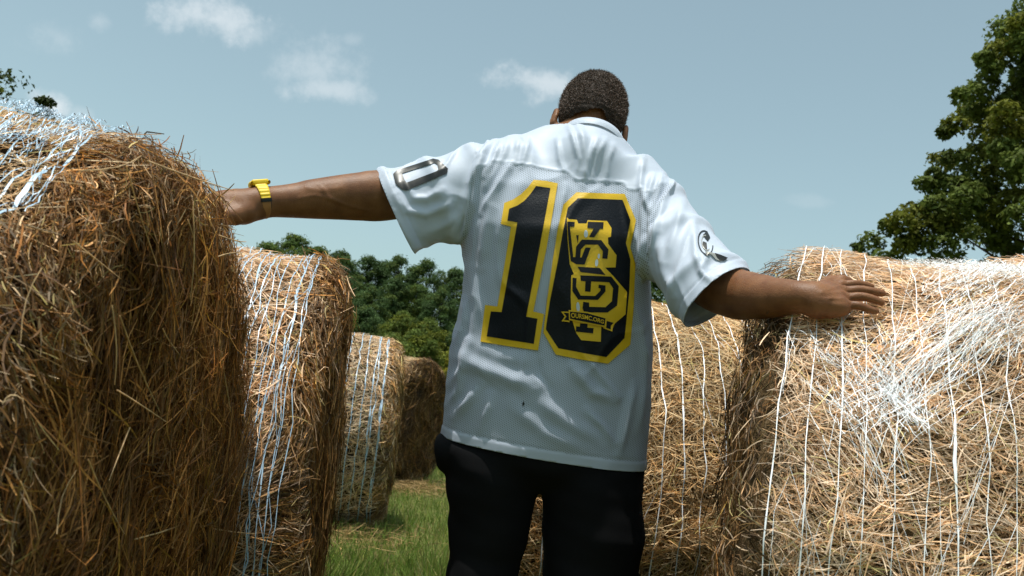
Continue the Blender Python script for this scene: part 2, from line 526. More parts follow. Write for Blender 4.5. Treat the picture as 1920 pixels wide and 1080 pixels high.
        for (pa, pb, cnt, spread) in net.get('pxbunch', []):
            q = []
            for (px, py) in (pa, pb):
                d = ray(px, py); ax = np.array([math.cos(phi), math.sin(phi), 0]); o = CAM - np.array([cx, cy, R])
                dp, op = d - ax * (d @ ax), o - ax * (o @ ax)
                a_, b_, c_ = dp @ dp, 2 * dp @ op, op @ op - R * R
                disc = max(b_ * b_ - 4 * a_ * c_, 0)
                h_ = o + d * ((-b_ - math.sqrt(disc)) / (2 * a_))
                q.append(((h_ @ ax) * end, math.atan2(h_[2], -h_[0] * math.sin(phi) + h_[1] * math.cos(phi))))
            bl.append((q[0][0], q[0][1], q[1][0], q[1][1], cnt, spread))
        for (xa, tha, xb, thb, cnt, spread) in bl:
            for i in range(cnt):
                u0 = g.uniform(0, .8); u1 = min(1, u0 + g.uniform(.10, .45))
                oa, ob, oc = g.normal(0, spread), g.normal(0, spread), g.normal(0, spread)
                def xo(th, oa=oa, ob=ob):
                    u = (th - oc - tha) / (thb - tha)
                    return xa + (xb - xa) * u + oa + (ob - oa) * u * .6 + .012 * np.sin(th * 23 + oa * 90)
                t0, t1 = tha + (thb - tha) * u0 + oc, tha + (thb - tha) * u1 + oc
                cross.append(strand(xo, net['w'] * net.get('bw', 1.0) * g.uniform(.25, .75), None, th0=t0, th1=t1, nseg=14, wob=.004, lift=.008 + abs(g.normal(0, .006))))
        if cross:
            netmesh(cross, 'net_threads', net['mat'])
    return root


HF, HS = (.46, .25, .085), (.94, .68, .46)
B1 = dict(x=-.565, y=1.60, phi=R_(4), R=.74, W=1.25)
make_bale('hay_bale', 'nearest left hay bale, its brown shaggy end hiding a hand', B1['x'], B1['y'], B1['phi'], .74, 1.25, 1, 101, 60000, 24000,
          dict(n=12, w=.006, mat=MAT_NETB, edge=1, emat=MAT_NETB, zig=120, bw=.38, pxbunch=[((-60, 300), (200, 235), 90, .035), ((-60, 240), (120, 215), 70, .03), ((-20, 420), (190, 262), 10, .012), ((-60, 350), (120, 250), 24, .05)]), (.38, .18, .05), (.90, .66, .40), fL=(.05, .22), sL=(.05, .18), sw=(.0010, .0026), net_to=.13, fringe=.62)
make_bale('hay_bale', 'second hay bale of the left row with pale blue net lines', -.56, 2.98, R_(9), .75, 1.25, 1, 102, 26000, 26000,
          dict(n=44, w=.0030, mat=MAT_NETB, edge=3, emat=MAT_NETB, zig=420, wob=.004), (.44, .235, .08), HS, net_to=.09, core=MAT_CORE2, fL=(.07, .24), sL=(.04, .13))
make_bale('hay_bale', 'smaller looking third left bale with tight blue netting', -.84, 7.26, R_(8), .75, 1.25, 1, 103, 14000, 16000,
          dict(n=16, w=.0065, mat=MAT_NETB, edge=2, wob=.004, zig=0), (.42, .25, .10), (.84, .65, .45), sw=(.003, .006), fL=(.10, .3), net_to=.12)
make_bale('hay_bale', 'farthest left bale with dark brown end above the grass lane', -.86, 10.6, R_(-22), .75, 1.25, 1, 104, 12000, 7000,
          dict(n=0), (.22, .115, .04), (.6, .42, .24), sw=(.0035, .007), fL=(.12, .3))
B5 = dict(x=.62, y=2.20, phi=R_(-20), R=.755, W=1.5)
make_bale('hay_bale', 'large right hay bale in torn white netting under the resting hand', .62, 2.20, R_(-20), .755, 1.5, -1, 105, 15000, 110000,
          dict(n=30, w=.0018, mat=MAT_NETW, edge=0, zig=800, wob=.003, pxbunch=[((1600, 780), (1900, 580), 220, .060), ((1680, 510), (1930, 545), 240, .035), ((1560, 640), (1700, 770), 110, .04), ((1760, 560), (1960, 515), 190, .04), ((1660, 690), (1720, 800), 90, .02), ((1540, 680), (1640, 860), 50, .05), ((1800, 640), (1960, 620), 200, .05)]), (.24, .135, .055), (.94, .71, .50), sL=(.03, .085), fL=(.05, .15), sw=(.0011, .0025), net_to=.10, core=MAT_CORE2, group='round hay bales standing in two rows')
make_bale('hay_bale', 'right hay bale behind the man, straight white net lines', -.08, 3.66, R_(0), .78, 1.35, -1, 106, 6000, 46000,
          dict(n=17, w=.0036, mat=MAT_NETW, edge=0, zig=60, wob=.004, bunch=[(-.2, 1.45, -.25, 1.8, 90, .05)]), (.36, .22, .09), (.82, .60, .34), sL=(.04, .13), net_to=.12, core=MAT_CORE2)

# prominent single straws sticking out of the nearest bale's end
g = np.random.default_rng(77)
near = bpy.data.objects['hay_bale']
bpy.context.view_layer.update()
inv = np.array(near.matrix_world.inverted())
longs = [((262, 300), (428, 356)), ((222, 310), (283, 500)), ((340, 410), (352, 470)), ((350, 385), (345, 560)), ((0, 343), (140, 345)),
         ((130, 318), (250, 290)), ((400, 440), (452, 452)), ((398, 480), (440, 472)), ((210, 590), (288, 772)), ((402, 635), (424, 772)), ((293, 615), (332, 672)),
         ((150, 860), (220, 1000)), ((195, 570), (200, 720)), ((240, 1010), (385, 952)), ((90, 1000), (128, 880)), ((300, 900), (395, 1000)),
         ((205, 730), (300, 790)), ((360, 985), (470, 1000)), ((230, 800), (190, 900)), ((20, 900), (55, 1010)), ((120, 450), (210, 520)), ((60, 500), (20, 640))]
for (a, b_) in longs:
    ends = []
    for (px, py) in (a, b_):
        d = ray(px, py)
        # meet the plane of the bale end
        c0 = near.matrix_world @ Vector((B1['W'] / 2 + .02, 0, .74)); nn = (near.matrix_world.to_3x3() @ Vector((1, 0, 0)))
        tt = (np.array(c0) - CAM) @ np.array(nn) / (d @ np.array(nn))
        p = CAM + d * tt
        # straws beyond the rim stay at the rim's far side
        if not (0.7 < p[1] < 2.3):
            p = CAM + d * (min(max(p[1], .75), 2.2) / d[1])
        ends.append(p)
    p0, p1 = ends
    kb = g.uniform(-.4, .4)
    pts = [p0 + (p1 - p0) * u + np.array([.02 * math.sin(u * 3.1), 0, -.012 * math.sin(u * 3.1)]) * kb + np.array(nn) * .01 for u in np.linspace(0, 1, 5)]
    V, F = tube(np.array(pts), np.array([1, 1, .9, .8, .5]) * g.uniform(.0009, .0013) * min(1.3, max(.6, (p0[1] + p1[1]) / 2 - .3)), 5)
    Vl = (np.c_[V, np.ones(len(V))] @ inv.T)[:, :3]
    k = g.uniform(.8, 1.2)
    mesh_np('straw_stalk', Vl, F, MAT_HAY, near, colors=np.tile(np.array([.80, .54, .28]) * k, (len(V), 1)))

# ------------------------------------------------------------------ trees
MAT_LEAF = tone_mat('leaf', .6, .12, .38, 2.5, .25)
MAT_BARK, t, b = material('bark', (.055, .042, .03), .95, .1)
nb = N(t, 'ShaderNodeTexNoise', ins={'Scale': 18.0, 'Detail': 6.0})
bb = N(t, 'ShaderNodeBump', ins={'Height': nb.outputs[0], 'Strength': .8, 'Distance': .03})
t.links.new(bb.outputs[0], b.inputs['Normal'])


def leaves(C, rad, per, size, tone, seed, flat=.75, gap=.55):
    """leaf blades on the shells of clumps C (n,3) with radii rad (n,)"""
    g = np.random.default_rng(seed)
    n = len(C) * per
    ci = np.repeat(np.arange(len(C)), per)
    d = nrm(g.normal(size=(n, 3)))
    d[:, 2] = np.abs(d[:, 2]) * np.where(g.uniform(0, 1, n) < .78, 1, -1)
    r = g.uniform(gap, 1.08, n) ** .7
    lump = 1 + .35 * fbm(d * 1.0 + C[ci] * 3, seed + 5, 3.0, 2)
    P = C[ci] + d * (rad[ci] * r * lump)[:, None] * [1, 1, flat]
    nn = nrm(d * .7 + g.normal(0, .55, (n, 3)) + [0, 0, .5])
    t = nrm(np.cross(nn, g.normal(size=(n, 3))) + [0, 0, -.25])
    s = nrm(np.cross(nn, t))
    sz = size * g.uniform(.6, 1.35, n)
    a, b_ = (t * (sz * .5)[:, None]), (s * (sz * .27)[:, None])
    fold = nn * (sz * .10)[:, None]
    V = np.stack([P - a, P + b_ + fold, P + a, P - b_ + fold], 1).reshape(-1, 3)
    k = np.arange(n)[:, None] * 4
    F = np.concatenate([k + [0, 1, 2], k + [0, 2, 3]], 0)
    ct = g.uniform(.75, 1.25, len(C))[ci] * g.uniform(.65, 1.3, n)
    yel = g.uniform(0, 1, len(C))[ci]
    col = np.asarray(tone) * ct[:, None]
    col = np.where((yel > .72)[:, None], col * [1.35, 1.12, .8], col)
    return V, F, np.repeat(col, 4, 0)


def tree_mesh(seed, H, crown_r, crown_base, n_cl, per, leaf, tone, trunk_r, prof=None, cl_r=(.14, .24), extra=()):
    """returns crown and trunk data. prof(h01) -> radius factor"""
    g = np.random.default_rng(seed)
    prof = prof or (lambda h: np.sqrt(np.clip(1 - (2 * h - .95) ** 2 * .95, 0.02, 1)))
    C, rad = [], []
    for i in range(n_cl):
        h = g.uniform(0, 1) ** .9
        a = g.uniform(0, 2 * np.pi)
        rr = crown_r * prof(np.array(h)) * math.sqrt(g.uniform(.12, 1)) * g.uniform(.82, 1.0)
        C.append([rr * math.cos(a), rr * math.sin(a), crown_base + h * (H - crown_base)])
        rad.append(crown_r * g.uniform(*cl_r))
    for (c_, r_) in extra:
        C.append(list(c_)); rad.append(r_)
    n_cl = len(C)
    C, rad = np.array(C), np.array(rad)
    crown = leaves(C, rad, per, leaf, tone, seed + 1)
    parts = []
    hh = np.linspace(0, H * .82, 9)
    parts.append(tube(np.stack([.12 * np.sin(hh * .6 + seed), .12 * np.cos(hh * .5 + seed) - .1, hh], -1), trunk_r * (1.15 - hh / H), 9))
    for i in g.permutation(n_cl)[:min(n_cl, 46)]:
        z0 = min(max(C[i][2] - rad[i] - g.uniform(.2, .6) * np.linalg.norm(C[i][:2]), H * .12), H * .75)
        p0 = np.array([.12 * math.sin(z0 * .6 + seed), .12 * math.cos(z0 * .5 + seed) - .1, z0])
        u = np.linspace(0, 1, 5)[:, None]
        mid = np.array([0, 0, .08 * H * g.uniform(-.2, .6)])
        path = p0 + (C[i] - p0) * u + mid * (u * (1 - u) * 2)
        parts.append(tube(path, trunk_r * .38 * np.array([1, .7, .5, .32, .15]) * (1.1 - z0 / H), 5))
    return crown, join(parts)


def plant_tree(name, label, loc, data, group=None, rz=0.0, sc=1.0, src=None):
    root = tag(empty(name, loc, rz), label, 'tree', group)
    root.scale = (sc, sc, sc)
    if src is None:
        (V, F, c), (TV, TF) = data
        mesh_np('crown', V, F, MAT_LEAF, root, smooth=False, colors=c)
        mesh_np('trunk', TV, TF, MAT_BARK, root)
    else:
        for ch in src.children:
            q = ch.copy(); COL.objects.link(q); q.parent = root
    return root


# big tree at the right: stands left of the frame's right edge, crown of drooping sprays
TX = U(2010, 500, 17.0)
pz = np.array([1.3, 2.5, 4.0, 4.9, 5.4, 5.8, 6.2, 7.1, 8.2, 9.1, 9.7, 10.9])
pr = np.array([2.5, 3.7, 4.0, 3.95, 3.8, 3.1, 3.0, 2.85, 2.35, 1.85, 1.45, .3])
lobe = [(U(px, py, 17.0 + dy) - np.array([TX[0], TX[1], 0]), r) for px, py, dy, r in ((1668, 428, .2, .20), (1690, 418, -.3, .26), (1712, 405, .1, .28), (1735, 398, .4, .30), (1760, 392, -.2, .32), (1700, 440, .3, .24), (1730, 432, -.1, .34), (1765, 425, .2, .36), (1690, 462, 0, .20), (1725, 462, .3, .28), (1765, 462, -.3, .34), (1800, 440, 0, .4), (1735, 345, 0, .20), (1760, 350, .2, .26), (1788, 345, 0, .3), (1752, 325, .1, .16), (1790, 300, 0, .26), (1775, 250, .1, .18), (1795, 235, 0, .24), (1800, 180, 0, .2), (1830, 175, .1, .26), (1845, 110, 0, .2), (1872, 95, 0, .26))]
big = tree_mesh(5, 10.9, 1.0, 1.4, 360, 300, .115, (.125, .160, .034), .26,
                prof=lambda h: np.interp(1.4 + h * 9.5, pz, pr), cl_r=(.20, .44), extra=lobe)
plant_tree('broadleaf_tree', 'tall dark green tree rising at right behind the netted bale', (TX[0], TX[1], 0), big)

# trees whose tops show over the nearest bale and over the right bale
for (px, py, Y, lab, sd, hs) in ((5, 150, 13.0, 'thin tree top showing over the nearest left bale', 21, 1.15), (88, 192, 14.5, 'tiny twiggy tree top beside the cloud over the left bale', 22, .55),
                                 (1607, 458, 30.0, 'tiny far tree top just over the right bale', 23, .6)):
    top = U(px, py, Y)
    H = top[2]
    d = tree_mesh(sd, H, hs, H - 2.6 * hs, 24, 55, .085 if Y < 20 else .13, (.05, .072, .018), .09, prof=lambda h: 1.0 - .8 * h, cl_r=(.16, .30))
    plant_tree('young_tree', lab, (top[0], top[1], 0), d)

# wooded hill
kinds = [tree_mesh(40 + i, 9.0 + i % 2, 3.6, 1.2, 85, 150, .34, tn, .22, cl_r=(.20, .34)) for i, tn in enumerate(((.095, .150, .040), (.130, .175, .038), (.230, .245, .040), (.085, .140, .048)))]
srcs = {}
nm = {0: 'dark green', 1: 'mid green', 2: 'yellowish green', 3: 'bluish dark green'}
sky_x = np.array([440, 500, 545, 600, 620, 690, 780, 830, 870, 1000, 1150, 1230, 1275, 1400])
sky_y = np.array([520, 455, 440, 470, 474, 478, 482, 494, 504, 508, 514, 520, 600, 700])
g = np.random.default_rng(9)
rows = [(52, 205, 62, 2, [2, 2, 1]), (62, 150, 60, 2, [1, 2, 0]), (74, 95, 58, 1, [0, 3, 1]), (88, 48, 52, 1, [0, 1, 3]), (102, 0, 46, 0, [0, 3, 0])]
spots = []
for (Y, drop, step, _, ks) in rows:
    px = 430 + g.uniform(0, 30)
    while px < 1250:
        ty = np.interp(px, sky_x, sky_y) + drop + g.uniform(-16, 16) * (1 if drop else .35)
        if not (drop == 0 and px < 480) and ty < 760:
            spots.append((px, ty, Y + g.uniform(-4, 4), int(ks[g.integers(0, len(ks))]), drop))
        px += step * g.uniform(.75, 1.25)
pos_words = {205: 'in the lowest row of the hill', 150: 'in the second row up the hill', 95: 'half way up the hill', 48: 'just below the hill skyline', 0: 'on the hill skyline'}
ORD = ['first', 'second', 'third', 'fourth', 'fifth', 'sixth', 'seventh', 'eighth', 'ninth', 'tenth', 'eleventh', 'twelfth', 'thirteenth', 'fourteenth', 'fifteenth', 'sixteenth', 'seventeenth', 'eighteenth', 'nineteenth', 'twentieth', 'last but one', 'last']
rank = {}
for dr in pos_words:
    for i_, s_ in enumerate(sorted([s for s in spots if s[4] == dr])):
        rank[(s_[0], s_[1])] = i_
for (px, ty, Y, k, drop) in spots:
    top = U(px, ty, Y)
    gz = float(ground_z(top[0], top[1]))
    H0 = 9.0 + k % 2
    sc = max(.55, min(1.6, (top[2] - gz) / (H0 + .6)))
    z = top[2] - sc * (H0 + .6)
    r = plant_tree('forest_tree', f'{nm[k]} tree, {ORD[rank[(px, ty)]]} from the left {pos_words[drop]}', (top[0], top[1], min(z, gz)), kinds[k], 'trees of the wooded hill', g.uniform(0, 6.28), sc, srcs.get(k))
    srcs.setdefault(k, r)

# ------------------------------------------------------------------ the man: signed distance fields -> surface nets
def surface_nets(f, org, h):
    ins = f < 0
    c = [(i, j, k) for i in (0, 1) for j in (0, 1) for k in (0, 1)]
    nx, ny, nz_ = f.shape
    def sl(A, o): return A[o[0]:nx - 1 + o[0], o[1]:ny - 1 + o[1], o[2]:nz_ - 1 + o[2]]
    anyi = np.zeros((nx - 1, ny - 1, nz_ - 1), bool); alli = np.ones_like(anyi)
    for o in c:
        anyi |= sl(ins, o); alli &= sl(ins, o)
    act = anyi & ~alli
    idx = np.argwhere(act)
    vid = np.full(act.shape, -1, np.int32); vid[act] = np.arange(len(idx))
    val = {o: f[idx[:, 0] + o[0], idx[:, 1] + o[1], idx[:, 2] + o[2]] for o in c}
    s = np.zeros((len(idx), 3)); cnt = np.zeros(len(idx))
    for a in c:
        for ax in range(3):
            if a[ax]:
                continue
            b_ = list(a); b_[ax] = 1; b_ = tuple(b_)
            va, vb = val[a], val[b_]
            m = (va < 0) != (vb < 0)
            t = np.where(m, va / np.where(m, va - vb, 1), 0)
            p = np.tile(np.array(a, float), (len(idx), 1)); p[:, ax] += t
            s += p * m[:, None]; cnt += m
    V = (idx + s / cnt[:, None]) * h + org
    F = []
    for ax in range(3):
        sh = [slice(None)] * 3; sh2 = [slice(None)] * 3
        sh[ax] = slice(0, -1); sh2[ax] = slice(1, None)
        a, b_ = ins[tuple(sh)], ins[tuple(sh2)]
        o1, o2 = [(1, 2), (2, 0), (0, 1)][ax]
        for sgn, e in ((1, a & ~b_), (-1, ~a & b_)):
            q = np.argwhere(e)
            ok = (q[:, o1] > 0) & (q[:, o2] > 0)
            for d in range(3):
                ok &= q[:, d] < (act.shape[d])
            q = q[ok]
            def v(d1, d2):
                r = q.copy(); r[:, o1] -= d1; r[:, o2] -= d2
                return vid[r[:, 0], r[:, 1], r[:, 2]]
            quad = np.stack([v(1, 1), v(0, 1), v(0, 0), v(1, 0)], -1)
            if sgn < 0:
                quad = quad[:, ::-1]
            F.append(quad[(quad >= 0).all(1)])
    return V, np.concatenate(F)


class Field:
    def __init__(s, lo, hi, h):
        s.h = h; s.lo = np.asarray(lo, float)
        s.n = np.ceil((np.asarray(hi) - s.lo) / h).astype(int) + 1
        s.f = np.full(s.n, 1.0, np.float32)

    def add(s, fn, lo, hi, k=.02, sub=False):
        m = k + 3 * s.h
        a = np.clip(np.floor((np.asarray(lo) - m - s.lo) / s.h).astype(int), 0, s.n)
        b_ = np.clip(np.ceil((np.asarray(hi) + m - s.lo) / s.h).astype(int) + 1, 0, s.n)
        if (b_ <= a).any():
            return
        ax = [s.lo[i] + s.h * np.arange(a[i], b_[i]) for i in range(3)]
        X, Y, Z = np.meshgrid(*ax, indexing='ij', sparse=True)
        d = fn(X, Y, Z).astype(np.float32)
        S = s.f[a[0]:b_[0], a[1]:b_[1], a[2]:b_[2]]
        if sub:
            d = -d
            hh = np.maximum(k - np.abs(S - d), 0) / k
            S[...] = np.maximum(S, d) + hh * hh * k * .25
        else:
            hh = np.maximum(k - np.abs(S - d), 0) / k
            S[...] = np.minimum(S, d) - hh * hh * k * .25

    def cone(s, A, ra, B, rb, k=.02, sy=1.0):
        A, B = np.asarray(A, float), np.asarray(B, float)
        ab = B - A; L2 = ab @ ab + 1e-12
        def fn(X, Y, Z):
            t = np.clip(((X - A[0]) * ab[0] + (Y - A[1]) * ab[1] + (Z - A[2]) * ab[2]) / L2, 0, 1)
            dx, dy, dz = X - A[0] - t * ab[0], (Y - A[1] - t * ab[1]) / sy, Z - A[2] - t * ab[2]
            return np.sqrt(dx * dx + dy * dy + dz * dz) - (ra + t * (rb - ra))
        r = max(ra, rb) * max(1, sy)
        s.add(fn, np.minimum(A, B) - r, np.maximum(A, B) + r, k)

    def chain(s, pts, k=.02, sy=1.0, fine=0):
        if fine:
            A = np.array([np.r_[np.asarray(p, float), r] for p, r in pts])
            A = np.vstack([2 * A[0] - A[1], A, 2 * A[-1] - A[-2]])
            out = []
            for i in range(1, len(A) - 2):
                for u in np.linspace(0, 1, fine, endpoint=False):
                    out.append(.5 * (2 * A[i] + (A[i + 1] - A[i - 1]) * u + (2 * A[i - 1] - 5 * A[i] + 4 * A[i + 1] - A[i + 2]) * u * u + (3 * A[i] - A[i - 1] - 3 * A[i + 1] + A[i + 2]) * u ** 3))
            out.append(A[-2])
            pts = [(o[:3], o[3]) for o in out]
            k = .0006
        for (a, ra), (b_, rb) in zip(pts[:-1], pts[1:]):
            s.cone(a, ra, b_, rb, k, sy)

    def ell(s, C, r, Rm=None, k=.02, sub=False):
        C, r = np.asarray(C, float), np.asarray(r, float)
        Rm = np.eye(3) if Rm is None else np.asarray(Rm)
        def fn(X, Y, Z):
            x, y, z = X - C[0], Y - C[1], Z - C[2]
            q = [Rm[0][i] * x + Rm[1][i] * y + Rm[2][i] * z for i in range(3)]
            k0 = np.sqrt(sum((q[i] / r[i]) ** 2 for i in range(3)))
            k1 = np.sqrt(sum((q[i] / r[i] ** 2) ** 2 for i in range(3))) + 1e-9
            return k0 * (k0 - 1) / k1
        s.add(fn, C - r.max(), C + r.max(), k, sub)

    def mesh(s):
        return surface_nets(s.f, s.lo, s.h)


def rot(ax, a):
    return np.array(Matrix.Rotation(a, 3, ax))


# --- key points (photo point + distance from the camera)
def bale5_Y(px, py, lift=0.0):
    """distance at which the ray of a photo point meets the top of the right bale"""
    d = ray(px, py)
    ax = np.array([math.cos(B5['phi']), math.sin(B5['phi']), 0])
    c0 = np.array([B5['x'], B5['y'], B5['R'] if 'R' in B5 else .775])
    o = CAM - c0
    dp, op = d - ax * (d @ ax), o - ax * (o @ ax)
    a, b_, c = dp @ dp, 2 * dp @ op, op @ op - (B5['R'] - .002 + lift) ** 2
    disc = b_ * b_ - 4 * a * c
    if disc < 0:
        return None
    return (-b_ - math.sqrt(disc)) / (2 * a) * d[1]


def onb(px, py, r):
    """point of radius r resting on the right bale at a photo point"""
    Y = bale5_Y(px, py, r)
    return U(px, py, Y if Y else 1.9)


YC = 2.13
man = tag(empty('person', (float(U(1010, 900, YC)[0]), YC, 0)), 'man seen from behind in a white jersey with number 10, arms resting on bales', 'person')
MX, MY = man.location[0], man.location[1]
LOC = np.array([MX, MY, 0.0])

body = Field((-.80, 1.45, 0.0), (.95, 2.55, 2.06), .0040)
# left arm (screen left)
LA = [((915, 322, 2.16), .058), ((800, 356, 2.13), .054), ((720, 370, 2.10), .0545), ((675, 370, 2.08), .0535), ((640, 371, 2.065), .050), ((590, 374, 2.04), .0435), ((540, 377, 2.015), .0365), ((497, 379, 1.99), .0325), ((480, 382, 1.98), .033)]
la = [(U(*p), r) for p, r in LA]
body.chain([(p, r + .002) for p, r in la], fine=6)
body.cone(U(770, 350, 2.12), .045, U(700, 356, 2.08), .040, .03)          # biceps / triceps bulk
body.cone(U(660, 360, 2.06), .036, U(585, 366, 2.03), .028, .02)          # forearm extensors
# left hand draped over the bale's shoulder
for a, ra, b_, rb in (((484, 381, 1.98), .031, (455, 388, 1.965), .031), ((462, 384, 1.965), .028, (425, 382, 1.95), .026), ((455, 400, 1.955), .024, (428, 402, 1.94), .021), ((440, 372, 1.965), .018, (405, 374, 1.95), .017)):
    body.cone(U(*a), ra, U(*b_), rb, .02)
for k, (dy, dz, L) in enumerate(((-.035, -.012, .90), (-.012, 0, 1.0), (.012, .002, 1.04), (.034, -.004, .94))):
    k0 = U(410, 380, 1.95) + np.array([0, dy, dz])
    k1 = k0 + np.array([-.042, -.004, -.004]) * L; k2 = k1 + np.array([-.026, -.003, -.010]) * L; k3 = k2 + np.array([-.020, -.002, -.012]) * L
    body.cone(U(440, 386, 1.955) + np.array([0, dy * .6, dz]), .013, k0, .0115, .010)
    body.chain([(k0, .0105), (k1, .0095), (k2, .0088), (k3, .0076)], .004)
th0 = U(462, 398, 1.945)
body.chain([(th0, .019), (U(440, 405, 1.93), .017), (U(424, 406, 1.92), .0125), (U(404, 402, 1.92), .009)], .014)

# right arm (screen right): reaches back to the netted bale
wr = onb(1515, 557, .036)
yw = wr[1]
def lerpY(a, b_, t): return a + (b_ - a) * t
RA = [((1225, 395), 0.0, .060), ((1275, 468), .20, .052), ((1325, 528), .42, .051), ((1378, 552), .58, .0505), ((1405, 556), .68, .0455), ((1440, 558), .80, .0405), ((1480, 557), .91, .0335), ((1506, 557), .965, .0285)]
ra_ = [(U(p[0], p[1], lerpY(2.13, yw, t)), r) for p, t, r in RA]
ra_.append((onb(1526, 560, .027), .0262)); ra_.append((onb(1540, 562, .023), .0215))
body.chain([(p, r + .0015) for p, r in ra_], fine=6)
body.cone(U(1365, 540, lerpY(2.13, yw, .54)), .040, U(1430, 549, lerpY(2.13, yw, .76)), .030, .02)
# right hand, lying on the bale: palm, four fingers and thumb
def hp(px, py, r, up=0.0): return onb(px, py, r + up)
palm = [((1528, 556), .024, (1560, 544), .0155), ((1528, 560), .024, (1566, 556), .0165), ((1528, 566), .023, (1568, 568), .0165), ((1532, 572), .020, (1566, 577), .0150), ((1540, 576), .016, (1580, 578), .0125)]
for a, r1_, b_, r2_ in palm:
    body.cone(hp(*a, r1_), r1_, hp(*b_, r2_, .002), r2_, .018)
FG = [  # knuckle, middle joint, last joint, tip with heights over the hay
    [((1578, 535), .0100, .004), ((1603, 532.5), .0088, .007), ((1621, 534.5), .0080, .003), ((1634, 538), .0070, .0)],
    [((1581, 547), .0105, .005), ((1611, 543.5), .0092, .009), ((1638, 547), .0084, .005), ((1655, 550.5), .0074, .001)],
    [((1584, 560), .0102, .005), ((1613, 556), .0090, .009), ((1637, 561), .0082, .005), ((1653, 567), .0072, .001)],
    [((1582, 573.5), .0095, .004), ((1608, 572.5), .0084, .009), ((1626, 579), .0076, .004), ((1643, 583.5), .0066, .0)]]
for kf, fgr in enumerate(FG):
    pts = [(hp(*p, r, up), r) for p, r, up in fgr]
    root = hp(*[(1552, 546), (1554, 553), (1556, 561), (1556, 569)][kf], .012, .004)
    body.cone(root, .011, pts[0][0], pts[0][1] + .0005, .010)
    body.cone(pts[0][0] - np.array([.001, 0, -.0015]), .0105, pts[0][0] + np.array([.001, 0, .0015]), .0105, .006)   # knuckle
    body.chain(pts, fine=4)
body.chain([(hp(1535, 545, .018), .018), (hp(1556, 530, .012), .013), (hp(1578, 526, .010, .003), .0105), (hp(1592, 527, .008), .0085)], .010)

# head: bowed forward and leaning to the right
HC = U(1110, 216, 2.235)
HR = rot('Y', R_(8)) @ rot('X', R_(-34))          # lean, then nod forward
def hd(x, y, z): return HC + HR @ np.array([x, y, z])
body.ell(HC, (.078, .098, .103), HR, .02)
body.ell(hd(0, .045, -.055), (.062, .060, .075), HR, .03)          # face
body.ell(hd(0, .060, -.118), (.040, .038, .030), HR, .03)          # chin
body.cone(hd(0, .110, -.020), .010, hd(0, .124, -.058), .015, .012)   # nose
body.ell(hd(0, .105, -.090), (.024, .012, .009), HR, .008)         # lips
for sx in (-1, 1):
    body.ell(hd(sx * .031, .098, -.018), (.016, .012, .011), HR, .008, sub=True)
    body.ell(hd(sx * .031, .091, -.018), (.013, .013, .012), HR, .003)
    body.ell(hd(sx * .030, .098, .004), (.022, .008, .006), HR, .010)
    e = HR @ rot('Z', sx * -.35) @ rot('X', -.12)
    ec = hd(sx * .094, -.008, -.052)
    body.ell(ec, (.0085, .019, .031), e, .004)
    body.ell(ec + HR @ np.array([sx * .008, .002, .004]), (.006, .011, .018), e, .004, sub=True)
    body.ell(ec + HR @ np.array([-sx * .002, .0, -.026]), (.007, .009, .009), e, .006)
# neck, trunk
NB = U(1085, 300, 2.17)
body.chain([(hd(0, -.012, -.060), .060), (U(1100, 262, 2.19), .058), (NB, .070)], .03)
body.chain([(U(960, 300, 2.17), .052), (U(1085, 290, 2.17), .060), (U(1195, 345, 2.15), .052)], .05)
def bx(px, py, rx, ry, rz, Y=YC, k=.05): body.ell(U(px, py, Y), (rx, ry, rz), None, k)
bx(1068, 400, .165, .100, .17); bx(1050, 560, .160, .098, .20, 2.15); bx(1035, 700, .165, .100, .18, 2.17); bx(1022, 830, .165, .100, .13, 2.18)
# legs and feet
YC = 2.18
hipL, hipR = U(925, 860, YC), U(1108, 875, YC)
for hp_, kx, ax_ in ((hipL, -.02, -.03), (hipR, .02, .05)):
    kn = np.array([hp_[0] + kx, YC + .01, .50]); an = np.array([hp_[0] + ax_, YC + .02, .09])
    body.chain([(hp_, .080), (kn, .052), (an - (an - kn) * .65, .054), (an, .036)], .03)
    body.chain([(an + np.array([0, -.03, -.04]), .032), (an + np.array([0, .12, -.06]), .028), (an + np.array([0, .19, -.065]), .018)], .02)
BV, BF = body.mesh()
del body
print('body', len(BV), len(BF))


def smooth_np(V, F, it=2, lam=.5):
    e = np.concatenate([F[:, [0, 1]], F[:, [1, 2]], F[:, [2, 3]], F[:, [3, 0]]])
    e = np.concatenate([e, e[:, ::-1]])
    for _ in range(it):
        s = np.zeros_like(V); c = np.bincount(e[:, 0], minlength=len(V))
        for i in range(3):
            s[:, i] = np.bincount(e[:, 0], weights=V[e[:, 1], i], minlength=len(V))
        V = V + lam * (s / c[:, None] - V)
    return V


def vnormals(V, F):
    fn = np.cross(V[F[:, 2]] - V[F[:, 0]], V[F[:, 3]] - V[F[:, 1]])
    n = np.zeros_like(V)
    for j in range(4):
        for i in range(3):
            n[:, i] += np.bincount(F[:, j], weights=fn[:, i], minlength=len(V))
    return nrm(n)


BV = smooth_np(BV, BF, 1, .4)
Bn = vnormals(BV, BF)
# veins and tendons on forearm and hand
pp = PX(BV)


def seg_d(p, a, b_):
    a, b_ = np.array(a, float), np.array(b_, float)
    t = np.clip(((p - a) @ (b_ - a)) / ((b_ - a) @ (b_ - a)), 0, 1)
    return np.linalg.norm(p - a - t[:, None] * (b_ - a), axis=1)


def poly_d(p, pts):
    return np.min([seg_d(p, a, b_) for a, b_ in zip(pts[:-1], pts[1:])], axis=0)


